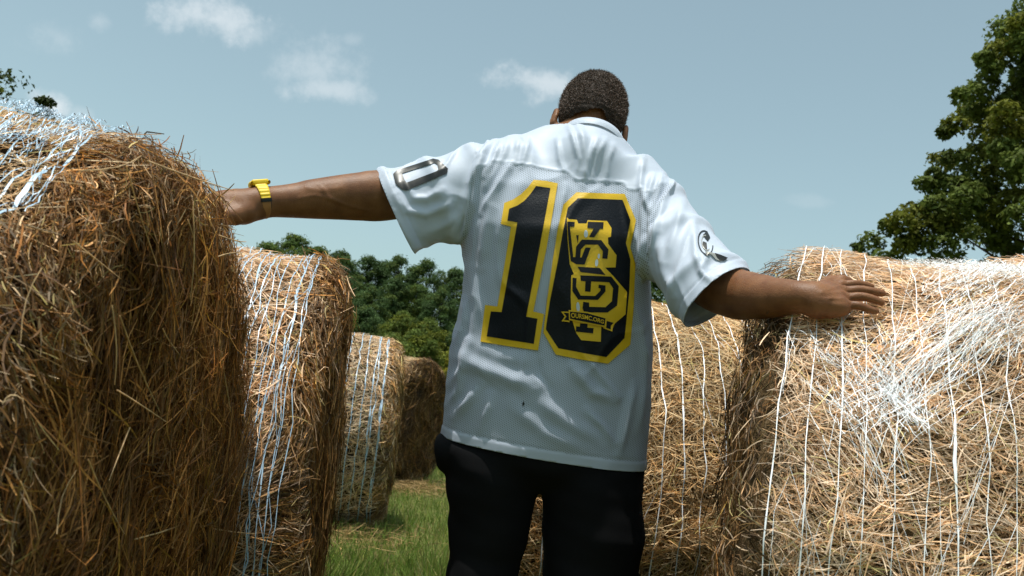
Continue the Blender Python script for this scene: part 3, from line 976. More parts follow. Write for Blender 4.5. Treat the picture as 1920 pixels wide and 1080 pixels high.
facing = (Bn @ (-_fw)) > -.2
for pts, w, amp in (([(690, 395), (650, 385), (618, 372), (604, 352)], 3.5, .0016), ([(618, 372), (590, 366), (560, 372)], 3, .0012), ([(575, 352), (600, 358), (640, 352)], 4, .001),
                    ([(1540, 552), (1580, 547)], 2.5, .0014), ([(1540, 560), (1582, 560)], 2.5, .0016), ([(1545, 568), (1582, 573)], 2.5, .0014), ([(1540, 572), (1556, 560), (1566, 553)], 2.0, .0012), ([(1538, 548), (1576, 536)], 2.5, .0012)):
    BV = BV + Bn * (amp * np.exp(-(poly_d(pp, pts) / w) ** 2) * facing)[:, None]

MAT_SKIN = bpy.data.materials.new('skin'); MAT_SKIN.use_nodes = True
t = MAT_SKIN.node_tree; b = t.nodes['Principled BSDF']
tc = N(t, 'ShaderNodeTexCoord')
n1 = N(t, 'ShaderNodeTexNoise', ins={'Vector': tc.outputs['Object'], 'Scale': 22.0, 'Detail': 6.0, 'Roughness': .6})
n2 = N(t, 'ShaderNodeTexNoise', ins={'Vector': tc.outputs['Object'], 'Scale': 420.0, 'Detail': 3.0})
r1 = N(t, 'ShaderNodeValToRGB', ins={'Fac': n1.outputs[0]})
r1.color_ramp.elements[0].position = .3; r1.color_ramp.elements[0].color = (.135, .052, .020, 1)
r1.color_ramp.elements[1].position = .72; r1.color_ramp.elements[1].color = (.245, .108, .044, 1)
t.links.new(r1.outputs[0], b.inputs['Base Color'])
b.inputs['Roughness'].default_value = .48
b.inputs['Specular IOR Level'].default_value = .28
b.inputs['Subsurface Weight'].default_value = .08
b.inputs['Subsurface Radius'].default_value = (.8, .25, .12)
b.inputs['Subsurface Scale'].default_value = .008
bp = N(t, 'ShaderNodeBump', ins={'Height': n2.outputs[0], 'Strength': .5, 'Distance': .0015})
t.links.new(bp.outputs[0], b.inputs['Normal'])
body_o = mesh_np('body', BV - LOC, BF, MAT_SKIN, man)

# finger nails of the resting hand
g = np.random.default_rng(5)
MAT_NAIL, _, _ = material('nail', (.42, .25, .17), .3, .5)
bvh_body = BVHTree.FromPolygons([tuple(v) for v in BV], BF.tolist())


def drape(name, pts2d, faces, bvh, off, mat, parent, loc=LOC):
    """lay a flat outline given in photo points on a surface, at a small height over it"""
    V = []
    off += .0018
    for (x, y) in pts2d:
        d = Vector(ray(x, y)).normalized()
        hit, n_, _, _ = bvh.ray_cast(Vector(CAM), d)
        if hit is None:
            hit, n_, _, _ = bvh.find_nearest(Vector(U(x, y, 2.0)))
        if n_.dot(d) > 0:
            n_ = -n_
        V.append(np.array(hit - d * off) - loc)
    return mesh_np(name, np.array(V), faces, mat, parent)


# hair: close-cropped shell with short curls
hair = Field(HC - .16, HC + .16, .0032)
hair.ell(hd(0, -.006, .012), (.0875, .1015, .103), HR, .01)
hair.ell(hd(0, -.034, -.052), (.074, .064, .062), HR, .03)
# cut away below the hairline and in front of the forehead
HV, HF_ = hair.mesh()
loc_h = (HV - HC) @ HR
line = -.088 - .030 * np.abs(loc_h[:, 0] / .08) ** 2 + .004 * np.sin(loc_h[:, 0] * 90) + .003 * fbm(loc_h, 9, 120.0, 2)
front = (loc_h[:, 1] > .078) & (loc_h[:, 2] < .045)
keepv = (loc_h[:, 2] > line) & ~front & ~((np.abs(loc_h[:, 0]) > .05) & (loc_h[:, 1] > -.004 + .02) & (loc_h[:, 2] < -.02))
Hn = vnormals(HV, HF_)
amp = fbm(loc_h, 3, 130.0, 3) * .0012 + .0016 * np.sin(loc_h[:, 2] * 480 + 3 * fbm(loc_h, 8, 40.0, 2)) * .5
HV2 = HV + Hn * amp[:, None]
fk = keepv[HF_].all(1)
HFk = HF_[fk]
used = np.unique(HFk); remap = np.full(len(HV2), -1); remap[used] = np.arange(len(used))
MAT_HAIR, t, b = material('hair', (.02, .013, .009), .75, .25)
g = np.random.default_rng(6)
pid = g.choice(used, 34000)
P = HV2[pid] + g.normal(0, .0012, (len(pid), 3)); nn = Hn[pid]
low = np.clip(((loc_h[pid, 2] - line[pid]) / .03), .25, 1)
tdir = nrm(nn * .7 + g.normal(0, .75, nn.shape))
L = g.uniform(.003, .0075, len(pid)) * low
V2, F2, id2 = ribbons(P + tdir * (L * .3)[:, None], tdir, nrm(np.cross(tdir, g.normal(size=nn.shape))), L, np.full(len(pid), .0008), g.uniform(-.5, .5, len(pid)) * L, g.normal(0, .4, len(pid)) * L, 0 * L, g.uniform(0, 3.1, len(pid)), S=3, taper=.4)
hair_o = mesh_np('hair', HV2[used] - LOC, remap[HFk], MAT_HAIR, man)
MAT_CURL, t, b = material('hair_curl', (.11, .068, .047), .55, .5)
tag(mesh_np('hair_curls', V2 - LOC, F2, MAT_CURL, hair_o), kind='stuff')

# ------------------------------------------------------------------ trousers
tr = Field((MX - .44, 1.90, .02), (MX + .50, 2.50, 1.20), .0048)
zs = [(800, 828, 1212), (840, 815, 1208), (880, 822, 1206), (905, 830, 1205)]
def hx(py, px, Y=YC): return U(px, py, Y)
tr.ell(U(1012, 790, YC), (.190, .128, .15), None, .03)
tr.ell(U(1012, 852, YC), (.245, .135, .085), None, .04)
tr.ell(U(835, 850, YC - .01), (.030, .055, .045), None, .02)          # pocket bulge
legs = [((926, 880), .118, (915, 1000), .088, (903, 1080), .082), ((1110, 890), .124, (1113, 1000), .114, (1104, 1080), .108)]
for i, (a, r1_, b_, r2_, c_, r3_) in enumerate(legs):
    A_, B_, C_ = U(*a, YC), U(*b_, YC), U(*c_, YC)
    kn = np.array([C_[0] - .01 + .02 * i, YC + .01, .50]); an = np.array([kn[0] + (-.01, .02)[i], YC + .02, .10])
    tr.chain([(A_, r1_), (B_, r2_), (C_, r3_), (kn, .088), (an, .066)], .018)
TV_, TF_ = tr.mesh(); del tr
TV_ = smooth_np(TV_, TF_, 3, .5); Tn = vnormals(TV_, TF_)
wr_ = fbm(TV_ * [1, 1, 2.2], 12, 14.0, 3) * .006 + .005 * np.sin(TV_[:, 2] * 75 + TV_[:, 0] * 30 + 2 * fbm(TV_, 4, 6.0, 2)) * np.clip(fbm(TV_, 19, 5, 2) + .2, 0, 1)
TV_ = TV_ + Tn * wr_[:, None]
MAT_TR, _, _ = material('black_cotton', (.006, .006, .007), .85, .15, Sheen_Weight=.0)
keepf = (TV_[TF_][:, :, 2] < 1.12).all(1) | True
mesh_np('trousers', TV_ - LOC, TF_, MAT_TR, man)
MAT_SHOE, _, _ = material('shoe', (.03, .03, .03), .6, .3)
for hp_, ax_ in ((hipL, -.03), (hipR, .05)):
    sf = Field((hp_[0] + ax_ - .08, YC - .14, 0.0), (hp_[0] + ax_ + .08, YC + .30, .16), .006)
    sf.chain([((hp_[0] + ax_, YC - .04, .055), .045), ((hp_[0] + ax_, YC + .10, .05), .044), ((hp_[0] + ax_, YC + .20, .04), .036)], .03)
    v, f = sf.mesh(); v[:, 2] = np.maximum(v[:, 2], .004)
    mesh_np('shoe', v - LOC, f, MAT_SHOE, man)

# ------------------------------------------------------------------ jersey
JY = 2.125
H_ = .0042
jer = Field((-.44, 1.70, .84), (.66, 2.46, 1.86), H_)
Lp = np.array([(1080, 226), (1012, 240), (960, 262), (905, 305), (872, 360), (868, 450), (871, 500), (866, 560), (856, 610), (848, 650), (840, 700), (835, 745), (829, 800), (822, 860)], float)
Rp = np.array([(1112, 226), (1158, 250), (1190, 282), (1218, 330), (1222, 400), (1217, 480), (1217, 540), (1217, 600), (1219, 650), (1219, 700), (1218, 760), (1213, 810), (1208, 870), (1206, 920)], float)
jy = lambda y: np.interp(y, [226, 400, 600, 870], [2.17, 2.145, 2.16, 2.19])
LW = np.array([U(x, y, jy(y)) for x, y in Lp]); RW = np.array([U(x, y, jy(y)) for x, y in Rp])
lo_ = np.argsort(LW[:, 2]); ro_ = np.argsort(RW[:, 2])


def torso(X, Y, Z):
    zz = Z.ravel()
    xl = np.interp(zz, LW[lo_, 2], LW[lo_, 0]); xr = np.interp(zz, RW[ro_, 2], RW[ro_, 0])
    cx, a = (xl + xr) / 2, np.maximum((xr - xl) / 2, .02)
    # depth and centre of the section: shoulder blades, small of the back, hanging hem
    zk = np.array([.88, .98, 1.10, 1.22, 1.36, 1.50, 1.60, 1.68, 1.74, 1.80])
    bk = np.array([.150, .150, .148, .145, .150, .155, .138, .112, .085, .055])
    ck = np.array([2.198, 2.192, 2.180, 2.170, 2.156, 2.146, 2.155, 2.17, 2.18, 2.19])
    bb_, cy = np.interp(zz, zk, bk), np.interp(zz, zk, ck)
    sh = (1, 1, -1)
    cx, a, bb_, cy = (q.reshape(sh) for q in (cx, a, bb_, cy))
    u, v = np.abs(X - cx) / a, np.abs(Y - cy) / bb_
    p = 2.35
    k0 = (u ** p + v ** p) ** (1 / p)
    return (k0 - 1) * np.minimum(a, bb_) * .9


jer.add(torso, (-.44, 1.9, .9), (.6, 2.4, 1.80), .02)


def sleeve(cs, ru, rw, k):
    """tube with elliptic sections through centres cs"""
    cs = [np.array(c) for c in cs]
    for i in range(len(cs) - 1):
        A_, B_ = cs[i], cs[i + 1]
        ab = B_ - A_; L = np.linalg.norm(ab); d = ab / L
        yv = np.array([0, 1.0, 0]) - d * d[1]; yv /= np.linalg.norm(yv)
        uv = np.cross(d, yv)
        def fn(X, Y, Z, A_=A_, d=d, L=L, yv=yv, uv=uv, i=i):
            x, y, z = X - A_[0], Y - A_[1], Z - A_[2]
            s = x * d[0] + y * d[1] + z * d[2]
            t = np.clip(s / L, 0, 1)
            w = x * yv[0] + y * yv[1] + z * yv[2]
            u = x * uv[0] + y * uv[1] + z * uv[2]
            a = ru[i] + (ru[i + 1] - ru[i]) * t; b_ = rw[i] + (rw[i + 1] - rw[i]) * t
            e = np.maximum(np.abs(s - L / 2) - L / 2, 0)
            return np.sqrt(((np.sqrt((u / a) ** 2 + (w / b_) ** 2) - 1) * np.minimum(a, b_)) .clip(-9, 9) ** 2 * 0 + 0) + np.where(e > 0, np.sqrt(np.maximum((np.sqrt((u / a) ** 2 + (w / b_) ** 2) - 1) * np.minimum(a, b_), 0) ** 2 + e * e), (np.sqrt((u / a) ** 2 + (w / b_) ** 2) - 1) * np.minimum(a, b_))
        r = max(max(ru), max(rw))
        jer.add(fn, np.minimum(A_, B_) - r, np.maximum(A_, B_) + r, k)


# left sleeve (hangs slack under the stretched arm)
Lc = [U(985, 320, 2.155), U(905, 348, 2.145), U(820, 374, 2.125), U(741, 396, 2.105), U(690, 412, 2.09)]
sleeve(Lc, [.085, .098, .102, .104, .106], [.09, .088, .085, .084, .084], .035)
# right sleeve
Rc = [U(1170, 340, 2.15), U(1222, 402, 2.11), U(1272, 468, 2.01), U(1325, 538, 1.91), U(1365, 590, 1.85)]
sleeve(Rc, [.085, .090, .084, .088, .090], [.09, .090, .085, .085, .085], .035)
nc = U(1108, 274, 2.18)
NR = rot('Y', R_(10)) @ rot('X', R_(-24))
nz_ = NR @ np.array([0, 0, 1.0])
jer.cone(nc - nz_ * .075 + [0, -.01, 0], .105, nc + nz_ * .03, .070, .03)
JV, JF = jer.mesh(); del jer
JV = smooth_np(JV, JF, 5, .5)
Jn = vnormals(JV, JF)
jp = PX(JV)
back = np.clip((-(Jn @ _fw)) * 3 + .6, 0, 1)
disp = np.zeros(len(JV))
# folds traced as ridges (photo points), half width in photo px, height in m
FOLDS = [([(1085, 240), (1094, 262), (1097, 300), (1090, 345)], 7, .007), ([(1068, 240), (1076, 262), (1086, 300), (1080, 335)], 5, .005), ([(1120, 262), (1108, 290), (1099, 325), (1096, 350)], 6, .006),
         ([(1135, 262), (1120, 290), (1112, 320), (1108, 345)], 5, .004), ([(1046, 262), (1050, 300), (1060, 330)], 5, .004), ([(1150, 272), (1140, 300), (1135, 340)], 5, .003),
         ([(990, 262), (985, 290), (978, 315)], 5, .004), ([(972, 265), (968, 290)], 4, .003), ([(940, 272), (925, 300), (908, 330)], 6, .005), ([(955, 262), (946, 290), (930, 320), (915, 350)], 6, .004),
         ([(928, 262), (905, 290), (893, 330), (886, 380), (872, 430), (858, 455)], 5, .006), ([(900, 300), (880, 345), (868, 400), (850, 440)], 8, .006),
         ([(965, 300), (930, 360), (905, 400)], 7, .005), ([(950, 320), (925, 380), (912, 430), (902, 500)], 10, .006), ([(985, 320), (960, 400), (945, 440)], 12, .004),
         ([(1225, 330), (1212, 380), (1220, 400)], 5, .005), ([(1240, 330), (1232, 370), (1215, 430)], 5, .005), ([(1205, 300), (1200, 350), (1218, 395)], 5, .005), ([(1262, 340), (1245, 380), (1230, 430), (1222, 480)], 5, .006),
         ([(1280, 380), (1268, 430), (1250, 490)], 8, .005), ([(1300, 420), (1305, 480), (1320, 520)], 7, .005), ([(1330, 470), (1315, 510), (1340, 535)], 6, .004), ([(1235, 440), (1245, 510), (1262, 555)], 9, .006),
         ([(1172, 350), (1180, 400), (1192, 450), (1200, 520)], 8, .004), ([(1205, 365), (1206, 430), (1204, 520)], 6, .004), ([(1060, 350), (1052, 390), (1044, 440)], 6, .005),
         ([(760, 340), (775, 372), (800, 372), (830, 356)], 7, .005), ([(745, 365), (762, 395), (800, 402), (850, 380)], 8, .005), ([(740, 400), (760, 440), (775, 460)], 7, .004), ([(800, 440), (840, 420), (866, 395)], 8, .004),
         ([(850, 660), (905, 690), (960, 712), (1005, 722)], 15, .008), ([(870, 640), (930, 668), (1000, 680)], 14, .004), ([(1008, 665), (1012, 700), (1030, 728)], 7, -.004), ([(845, 720), (870, 690), (880, 640)], 8, .006),
         ([(850, 780), (880, 750), (900, 720)], 9, .005), ([(840, 760), (860, 730), (870, 690)], 7, .005), ([(900, 800), (915, 765), (920, 740)], 8, .004), ([(1075, 690), (1110, 735), (1150, 748)], 10, .007), ([(1090, 660), (1130, 710), (1158, 745)], 6, .004),
         ([(1100, 770), (1130, 800), (1150, 830)], 7, .005), ([(1000, 740), (1060, 790), (1130, 830)], 14, .005), ([(960, 760), (1020, 810), (1100, 845)], 13, .004), ([(1190, 720), (1175, 780), (1160, 850)], 8, .005), ([(1208, 640), (1205, 720), (1198, 800)], 7, .004),
         ([(870, 560), (872, 600), (862, 640)], 6, .005), ([(890, 500), (893, 580), (885, 640)], 8, .003), ([(905, 260), (870, 275), (830, 300)], 6, .003), ([(1180, 560), (1200, 610), (1205, 680)], 7, .004)]
for pts, w, amp in FOLDS:
    q = [tuple(a) for a in pts]
    bb0 = np.array(q).min(0) - 3 * w; bb1 = np.array(q).max(0) + 3 * w
    m_ = ((jp > bb0) & (jp < bb1)).all(1)
    if m_.any():
        d_ = poly_d(jp[m_], q)
        tip = np.minimum(np.linalg.norm(jp[m_] - np.array(q[0]), axis=1), np.linalg.norm(jp[m_] - np.array(q[-1]), axis=1))
        disp[m_] += 1.5 * amp * np.exp(-(d_ / w) ** 2) * back[m_] * (.35 + .65 * np.clip(tip / (3 * w), 0, 1))
# soft overall drape
uw = np.stack([JV[:, 0] * 14, JV[:, 1] * 10, JV[:, 2] * 3.0], -1)
disp += fbm(uw, 51, 1.0, 3) * .0045 * np.clip((1.50 - JV[:, 2]) * 3, .25, 1)
disp += fbm(JV, 52, 9.0, 3) * .0035
rg = fbm(np.stack([JV[:, 0] * 1.6 - JV[:, 2] * .5, JV[:, 1], JV[:, 2] * .7 + JV[:, 0] * .5], -1), 61, 13.0, 2)
disp += (np.clip(1 - np.abs(rg) * 3.2, 0, 1) ** 1.3) * .0042 * np.clip(.25 + fbm(JV, 62, 5.0, 2), 0, 1)
# yoke seam: the solid yoke overlaps the mesh cloth below
seam = [(878, 420), (873, 380), (880, 330), (891, 296)]
YK = np.array([(860, 430), (868, 392), (878, 352), (893, 318), (925, 306), (946, 307), (1000, 313), (1065, 325), (1082, 341), (1120, 341), (1167, 343), (1178, 356), (1205, 357), (1219, 366), (1232, 352), (1250, 344)], float)
above = (jp[:, 1] < np.interp(jp[:, 0], YK[3:, 0], YK[3:, 1])) & (jp[:, 0] > 893) & (jp[:, 0] < 1250)
ds = poly_d(jp, [tuple(a) for a in YK[3:]])
disp += back * np.where(above, .0016, 0) + back * .0016 * np.exp(-(ds / 2.6) ** 2) * ((jp[:, 0] > 890) & (jp[:, 0] < 1255))
# armhole seams
for sm_ in ([(915, 268), (893, 300), (880, 345), (876, 395), (868, 440)], [(1262, 345), (1240, 380), (1222, 420), (1217, 475)]):
    ds = poly_d(jp, sm_)
    disp += back * .0040 * np.exp(-(ds / 3.0) ** 2) - back * .0018 * np.exp(-((ds - 6) / 3.0) ** 2)
JV = JV + Jn * disp[:, None]

# cut planes: (point, normal pointing to what is cut away, region mask)
hl = U(770, 472, 2.10) - U(705, 325, 2.10); axl = nrm((Lc[3] - Lc[2])[None])[0]
nL = np.cross(hl, np.array([.06, 1.0, 0])); nL /= np.linalg.norm(nL); nL *= np.sign(nL @ axl)
hr_ = U(1290, 577, 1.96) - U(1385, 500, 1.96); axr = nrm((Rc[3] - Rc[2])[None])[0]
nR = np.cross(hr_, np.array([0, 1.0, 0]) + .42 * axr); nR /= np.linalg.norm(nR); nR *= np.sign(nR @ axr)
pL, pR = U(738, 398, 2.02), U(1338, 539, 1.83)
hb1, hb2 = U(900, 842, 2.05), U(1150, 884, 2.05)
nB = np.cross(hb2 - hb1, np.array([0, 1.0, .10])); nB /= np.linalg.norm(nB); nB *= -np.sign(nB[2])
cuts = [(pL, nL, lambda V: V[:, 0] < U(850, 400, 2.1)[0]), (pR, nR, lambda V: (V[:, 0] > U(1240, 500, 2.0)[0]) & (V[:, 2] > U(1240, 640, 2.0)[2])), (hb1, nB, lambda V: V[:, 2] < 1.15)]
# hem bands
for p, n_, msk in cuts:
    s_ = -(JV - p) @ n_
    mk = msk(JV)
    wd = .024
    JV = JV + Jn * (np.where(mk & (s_ < wd), .0014, 0) - np.where(mk, .0016 * np.exp(-((s_ - wd) / .003) ** 2), 0))[:, None]

bm = bmesh.new()
me_t = bpy.data.meshes.new('tmp')
me_t.from_pydata(JV.tolist(), [], JF.tolist())
bm.from_mesh(me_t)
bpy.data.meshes.remove(me_t)
for p, n_, msk in cuts:
    bm.verts.ensure_lookup_table()
    co = np.array([v.co[:] for v in bm.verts])
    near_ = msk(co) & (((co - p) @ n_) > -.02)
    vs = {v for v, k_ in zip(bm.verts, near_) if k_}
    fs = [f for f in bm.faces if all(v in vs for v in f.verts)]
    es = {e for f in fs for e in f.edges}
    vv = {v for f in fs for v in f.verts}
    bmesh.ops.bisect_plane(bm, geom=list(vv) + list(es) + fs, dist=1e-5, plane_co=Vector(p), plane_no=Vector(n_), clear_outer=True)
# neck opening
bm.verts.ensure_lookup_table()
kill = [v for v in bm.verts if (np.array(v.co) - nc) @ nz_ > 0 and np.linalg.norm(np.array(v.co) - nc) < .13]
bmesh.ops.delete(bm, geom=kill, context='VERTS')
bmesh.ops.delete(bm, geom=[v for v in bm.verts if not v.link_faces], context='VERTS')
SV = np.array([v.co[:] for v in bm.verts])
bm.verts.index_update()
SF = [[v.index for v in f.verts] for f in bm.faces]
bm.free()
# which faces are the closed-weave yoke and sleeves, which the perforated mesh cloth
sp = PX(SV)
fc = np.array([sp[f].mean(0) for f in SF])
fw3 = np.array([SV[f].mean(0) for f in SF])
yoke = (fc[:, 1] < np.interp(fc[:, 0], YK[3:, 0], YK[3:, 1])) | (fc[:, 0] < np.interp(fc[:, 1], [250, 300, 345, 395, 450], [915, 893, 880, 876, 866])) | (fc[:, 0] > np.interp(fc[:, 1], [330, 345, 380, 420, 480, 600, 612, 900], [1270, 1262, 1240, 1222, 1217, 1217, 1500, 1500]))
yoke &= fc[:, 1] < 620
hemd = -(fw3 - hb1) @ nB
yoke |= hemd < .024

def cloth(name, perf):
    m, t, b = material(name, (.60, .665, .78), .50, .4)
    tc = N(t, 'ShaderNodeTexCoord')
    nf = N(t, 'ShaderNodeTexNoise', ins={'Vector': tc.outputs['Object'], 'Scale': 900.0, 'Detail': 2.0})
    h = nf.outputs[0]
    b.inputs['Sheen Weight'].default_value = .15
    if perf:
        sx = N(t, 'ShaderNodeSeparateXYZ', ins={0: tc.outputs['Object']})
        p_ = .0082
        def dots(off):
            u = Mth(t, 'ADD', Mth(t, 'DIVIDE', sx.outputs[0], p_), off); v = Mth(t, 'ADD', Mth(t, 'DIVIDE', sx.outputs[2], p_ * .62), off)
            fu = Mth(t, 'SUBTRACT', Mth(t, 'FRACT', Mth(t, 'ADD', u, 200.0)), .5); fv = Mth(t, 'SUBTRACT', Mth(t, 'FRACT', Mth(t, 'ADD', v, 200.0)), .5)
            fv = Mth(t, 'MULTIPLY', fv, .62)
            r = Mth(t, 'SQRT', Mth(t, 'ADD', Mth(t, 'MULTIPLY', fu, fu), Mth(t, 'MULTIPLY', fv, fv)))
            return Mth(t, 'LESS_THAN', r, .165)
        hole = Mth(t, 'MAXIMUM', dots(0.0), dots(0.5))
        mix = N(t, 'ShaderNodeMix', data_type='RGBA', ins={0: hole, 6: (.60, .665, .78, 1), 7: (.21, .25, .30, 1)})
        t.links.new(mix.outputs[2], b.inputs['Base Color'])
        b.inputs['Roughness'].default_value = .75
        h = Mth(t, 'SUBTRACT', h, Mth(t, 'MULTIPLY', hole, 1.5))
    bp = N(t, 'ShaderNodeBump', ins={'Height': h, 'Strength': .25, 'Distance': .0008})
    t.links.new(bp.outputs[0], b.inputs['Normal'])
    tr_ = N(t, 'ShaderNodeBsdfTranslucent', ins={'Color': (.66, .70, .70, 1)})
    ms = N(t, 'ShaderNodeMixShader', ins={0: .22, 1: b.outputs[0], 2: tr_.outputs[0]})
    t.links.new(ms.outputs[0], t.nodes['Material Output'].inputs[0])
    return m


MAT_MESH = cloth('mesh_cloth', True); MAT_SOLID = cloth('solid_cloth', False)
jersey = mesh_np('jersey', SV - LOC, SF, None, man, mats=[MAT_MESH, MAT_SOLID], mat_idx=yoke.astype(int))
sol = jersey.modifiers.new('cloth_thickness', 'SOLIDIFY'); sol.thickness = .0014; sol.offset = -1
bvh_j = BVHTree.FromPolygons([tuple(v) for v in SV], SF)

# collar band
ci = []
for a in np.linspace(0, 2 * np.pi, 49)[:-1]:
    base = nc + NR @ np.array([.083 * math.cos(a), .090 * math.sin(a) - .006, 0])
    out = NR @ np.array([math.cos(a), math.sin(a), 0])
    ci.append([base + out * .004 - nz_ * .016, base + out * .0045 - nz_ * .004, base - out * .001 + nz_ * .009, base - out * .004 + nz_ * .0085, base - out * .002 - nz_ * .014])
ci = np.array(ci); kk = np.arange(48 * 5).reshape(48, 5); k2 = np.roll(kk, -1, 0)
cf = np.stack([kk[:, :-1], k2[:, :-1], k2[:, 1:], kk[:, 1:]], -1).reshape(-1, 4)
mesh_np('collar', ci.reshape(-1, 3) - LOC, cf, MAT_SOLID, jersey)


# ---- printed numbers and badge: outlines triangulated, cut fine, laid on the cloth
def print_shape(name, poly, off, mat, step=3.0, curve=None):
    bm = bmesh.new()
    vs = [bm.verts.new((x, y, 0)) for x, y in poly]
    f = bm.faces.new(vs)
    bm.normal_update()
    bmesh.ops.triangulate(bm, faces=[f])
    return _finish(name, bm, off, mat, step)


def _finish(name, bm, off, mat, step):
    co = np.array([v.co[:2] for v in bm.verts])
    for ax in (0, 1):
        lo, hi = co[:, ax].min(), co[:, ax].max()
        for c_ in np.arange(math.floor(lo / step) * step + step, hi, step):
            pc = (c_, 0, 0) if ax == 0 else (0, c_, 0); pn = (1, 0, 0) if ax == 0 else (0, 1, 0)
            bmesh.ops.bisect_plane(bm, geom=bm.verts[:] + bm.edges[:] + bm.faces[:], dist=1e-4, plane_co=pc, plane_no=pn)
    bm.verts.index_update()
    pts = [(v.co.x, v.co.y) for v in bm.verts]
    fs = [[v.index for v in f.verts] for f in bm.faces]
    bm.free()
    return drape(name, pts, fs, bvh_j, off, mat, jersey)


def c1(pts): return [(860 + x / 2.571, 300 + y / 2.571) for x, y in pts]
def c6(pts): return [(1040 + x / 3.722, 390 + y / 3.722) for x, y in pts]


MAT_YEL, t, b = material('yellow_print', (.74, .46, .012), .42, .45)
nf = N(t, 'ShaderNodeTexNoise', ins={'Scale': 60.0, 'Detail': 4.0}); bp = N(t, 'ShaderNodeBump', ins={'Height': nf.outputs[0], 'Strength': .35, 'Distance': .002}); t.links.new(bp.outputs[0], b.inputs['Normal'])
MAT_BLK, t, b = material('black_print', (.004, .006, .010), .5, .22)
nf = N(t, 'ShaderNodeTexNoise', ins={'Scale': 45.0, 'Detail': 4.0}); bp = N(t, 'ShaderNodeBump', ins={'Height': nf.outputs[0], 'Strength': .4, 'Distance': .003}); t.links.new(bp.outputs[0], b.inputs['Normal'])
MAT_DROP, _, _ = material('bare_cloth_drop', (.55, .62, .66), .7, .2)
MAT_GUN, t, b = material('gunmetal_print', (.020, .021, .020), .36, .5, Metallic=.35)

print_shape('number_outline', c1([(362, 95), (420, 100), (478, 112), (425, 420), (360, 730), (412, 742), (383, 918), (240, 898), (105, 875), (127, 698), (186, 706), (252, 322), (203, 308), (220, 207), (262, 190), (300, 165), (335, 130)]), .0010, MAT_YEL)
print_shape('number_fill', c1([(373, 125), (442, 135), (385, 445), (325, 755), (380, 765), (362, 886), (135, 850), (155, 730), (207, 733), (283, 300), (235, 292), (243, 235), (282, 220), (315, 198), (345, 165)]), .0020, MAT_BLK)
print_shape('number_outline', c1([(568, 155), (690, 160), (800, 163), (855, 290), (828, 420), (852, 500), (845, 700), (828, 890), (720, 982), (590, 962), (468, 938), (408, 832), (425, 680), (455, 470), (478, 330), (505, 215)]), .0016, MAT_YEL)
print_shape('number_fill', c1([(575, 184), (700, 188), (790, 192), (828, 290), (806, 400), (828, 480), (822, 640), (800, 858), (712, 950), (600, 930), (480, 907), (420, 815), (440, 680), (480, 480), (500, 360), (526, 230)]), .0024, MAT_BLK)
print_shape('badge_ground', c6([(85, 65), (100, 78), (155, 82), (165, 108), (222, 108), (230, 85), (365, 90), (397, 140), (393, 200), (372, 206), (374, 250), (432, 330), (425, 414), (352, 416), (405, 470), (505, 585), (495, 742), (420, 806), (400, 850), (325, 828), (322, 934), (185, 922), (150, 872), (118, 770), (112, 620), (116, 470), (134, 462), (105, 392), (90, 220)]), .0036, MAT_YEL, 4)
for pts in ([(88, 95), (140, 97), (138, 130), (106, 130), (130, 343), (188, 345), (215, 276), (252, 276), (209, 394), (150, 392), (113, 370), (98, 250)],
            [(232, 96), (342, 99), (338, 145), (318, 143), (276, 205), (240, 203), (272, 143), (228, 138)], [(150, 190), (168, 190), (162, 252)],
            [(145, 345), (150, 270), (190, 220), (325, 224), (376, 290), (368, 355), (333, 352), (337, 302), (303, 256), (216, 255), (182, 290), (178, 348)],
            [(160, 410), (315, 418), (355, 468), (180, 446)],
            [(125, 485), (153, 490), (150, 550), (181, 611), (283, 614), (320, 576), (320, 562), (305, 558), (308, 535), (355, 540), (355, 582), (302, 641), (164, 638), (124, 580)],
            [(180, 470), (395, 478), (448, 545), (436, 680), (370, 729), (205, 728), (195, 700), (200, 655), (240, 660), (242, 690), (355, 692), (400, 650), (408, 560), (380, 518), (255, 512), (250, 585), (212, 582), (215, 512), (182, 508)],
            [(178, 805), (230, 808), (228, 835), (272, 838), (268, 875), (148, 862), (150, 825), (175, 828)]):
    print_shape('badge_letter', c6(pts), .0048, MAT_BLK, 4)
for (cx_, cy_, rx_, ry_, sk) in ((218, 180, 14, 27, 0), (293, 382, 11, 26, -6), (308, 336, 8, 18, -4), (163, 692, 12, 36, 6)):
    a = np.linspace(0, 2 * np.pi, 15)[:-1]
    print_shape('badge_drop', c6([(cx_ + rx_ * math.cos(q) + sk * math.sin(q) * .3, cy_ + ry_ * math.sin(q)) for q in a]), .0048, MAT_DROP, 4)
for pts, off, mt in (([(45, 722), (104, 724), (104, 797), (48, 790), (70, 758)], .0056, MAT_YEL), ([(62, 731), (100, 733), (100, 784), (65, 780), (83, 757)], .0066, MAT_BLK),
                     ([(360, 776), (430, 795), (405, 820), (402, 862), (338, 838)], .0056, MAT_YEL), ([(364, 788), (412, 801), (392, 820), (391, 848), (360, 836)], .0066, MAT_BLK),
                     ([(98, 712), (230, 725), (365, 762), (357, 832), (230, 808), (100, 782)], .0076, MAT_YEL), ([(107, 722), (230, 735), (355, 771), (348, 821), (230, 798), (108, 772)], .0086, MAT_BLK)):
    print_shape('badge_banner', c6(pts), off, mt, 4)
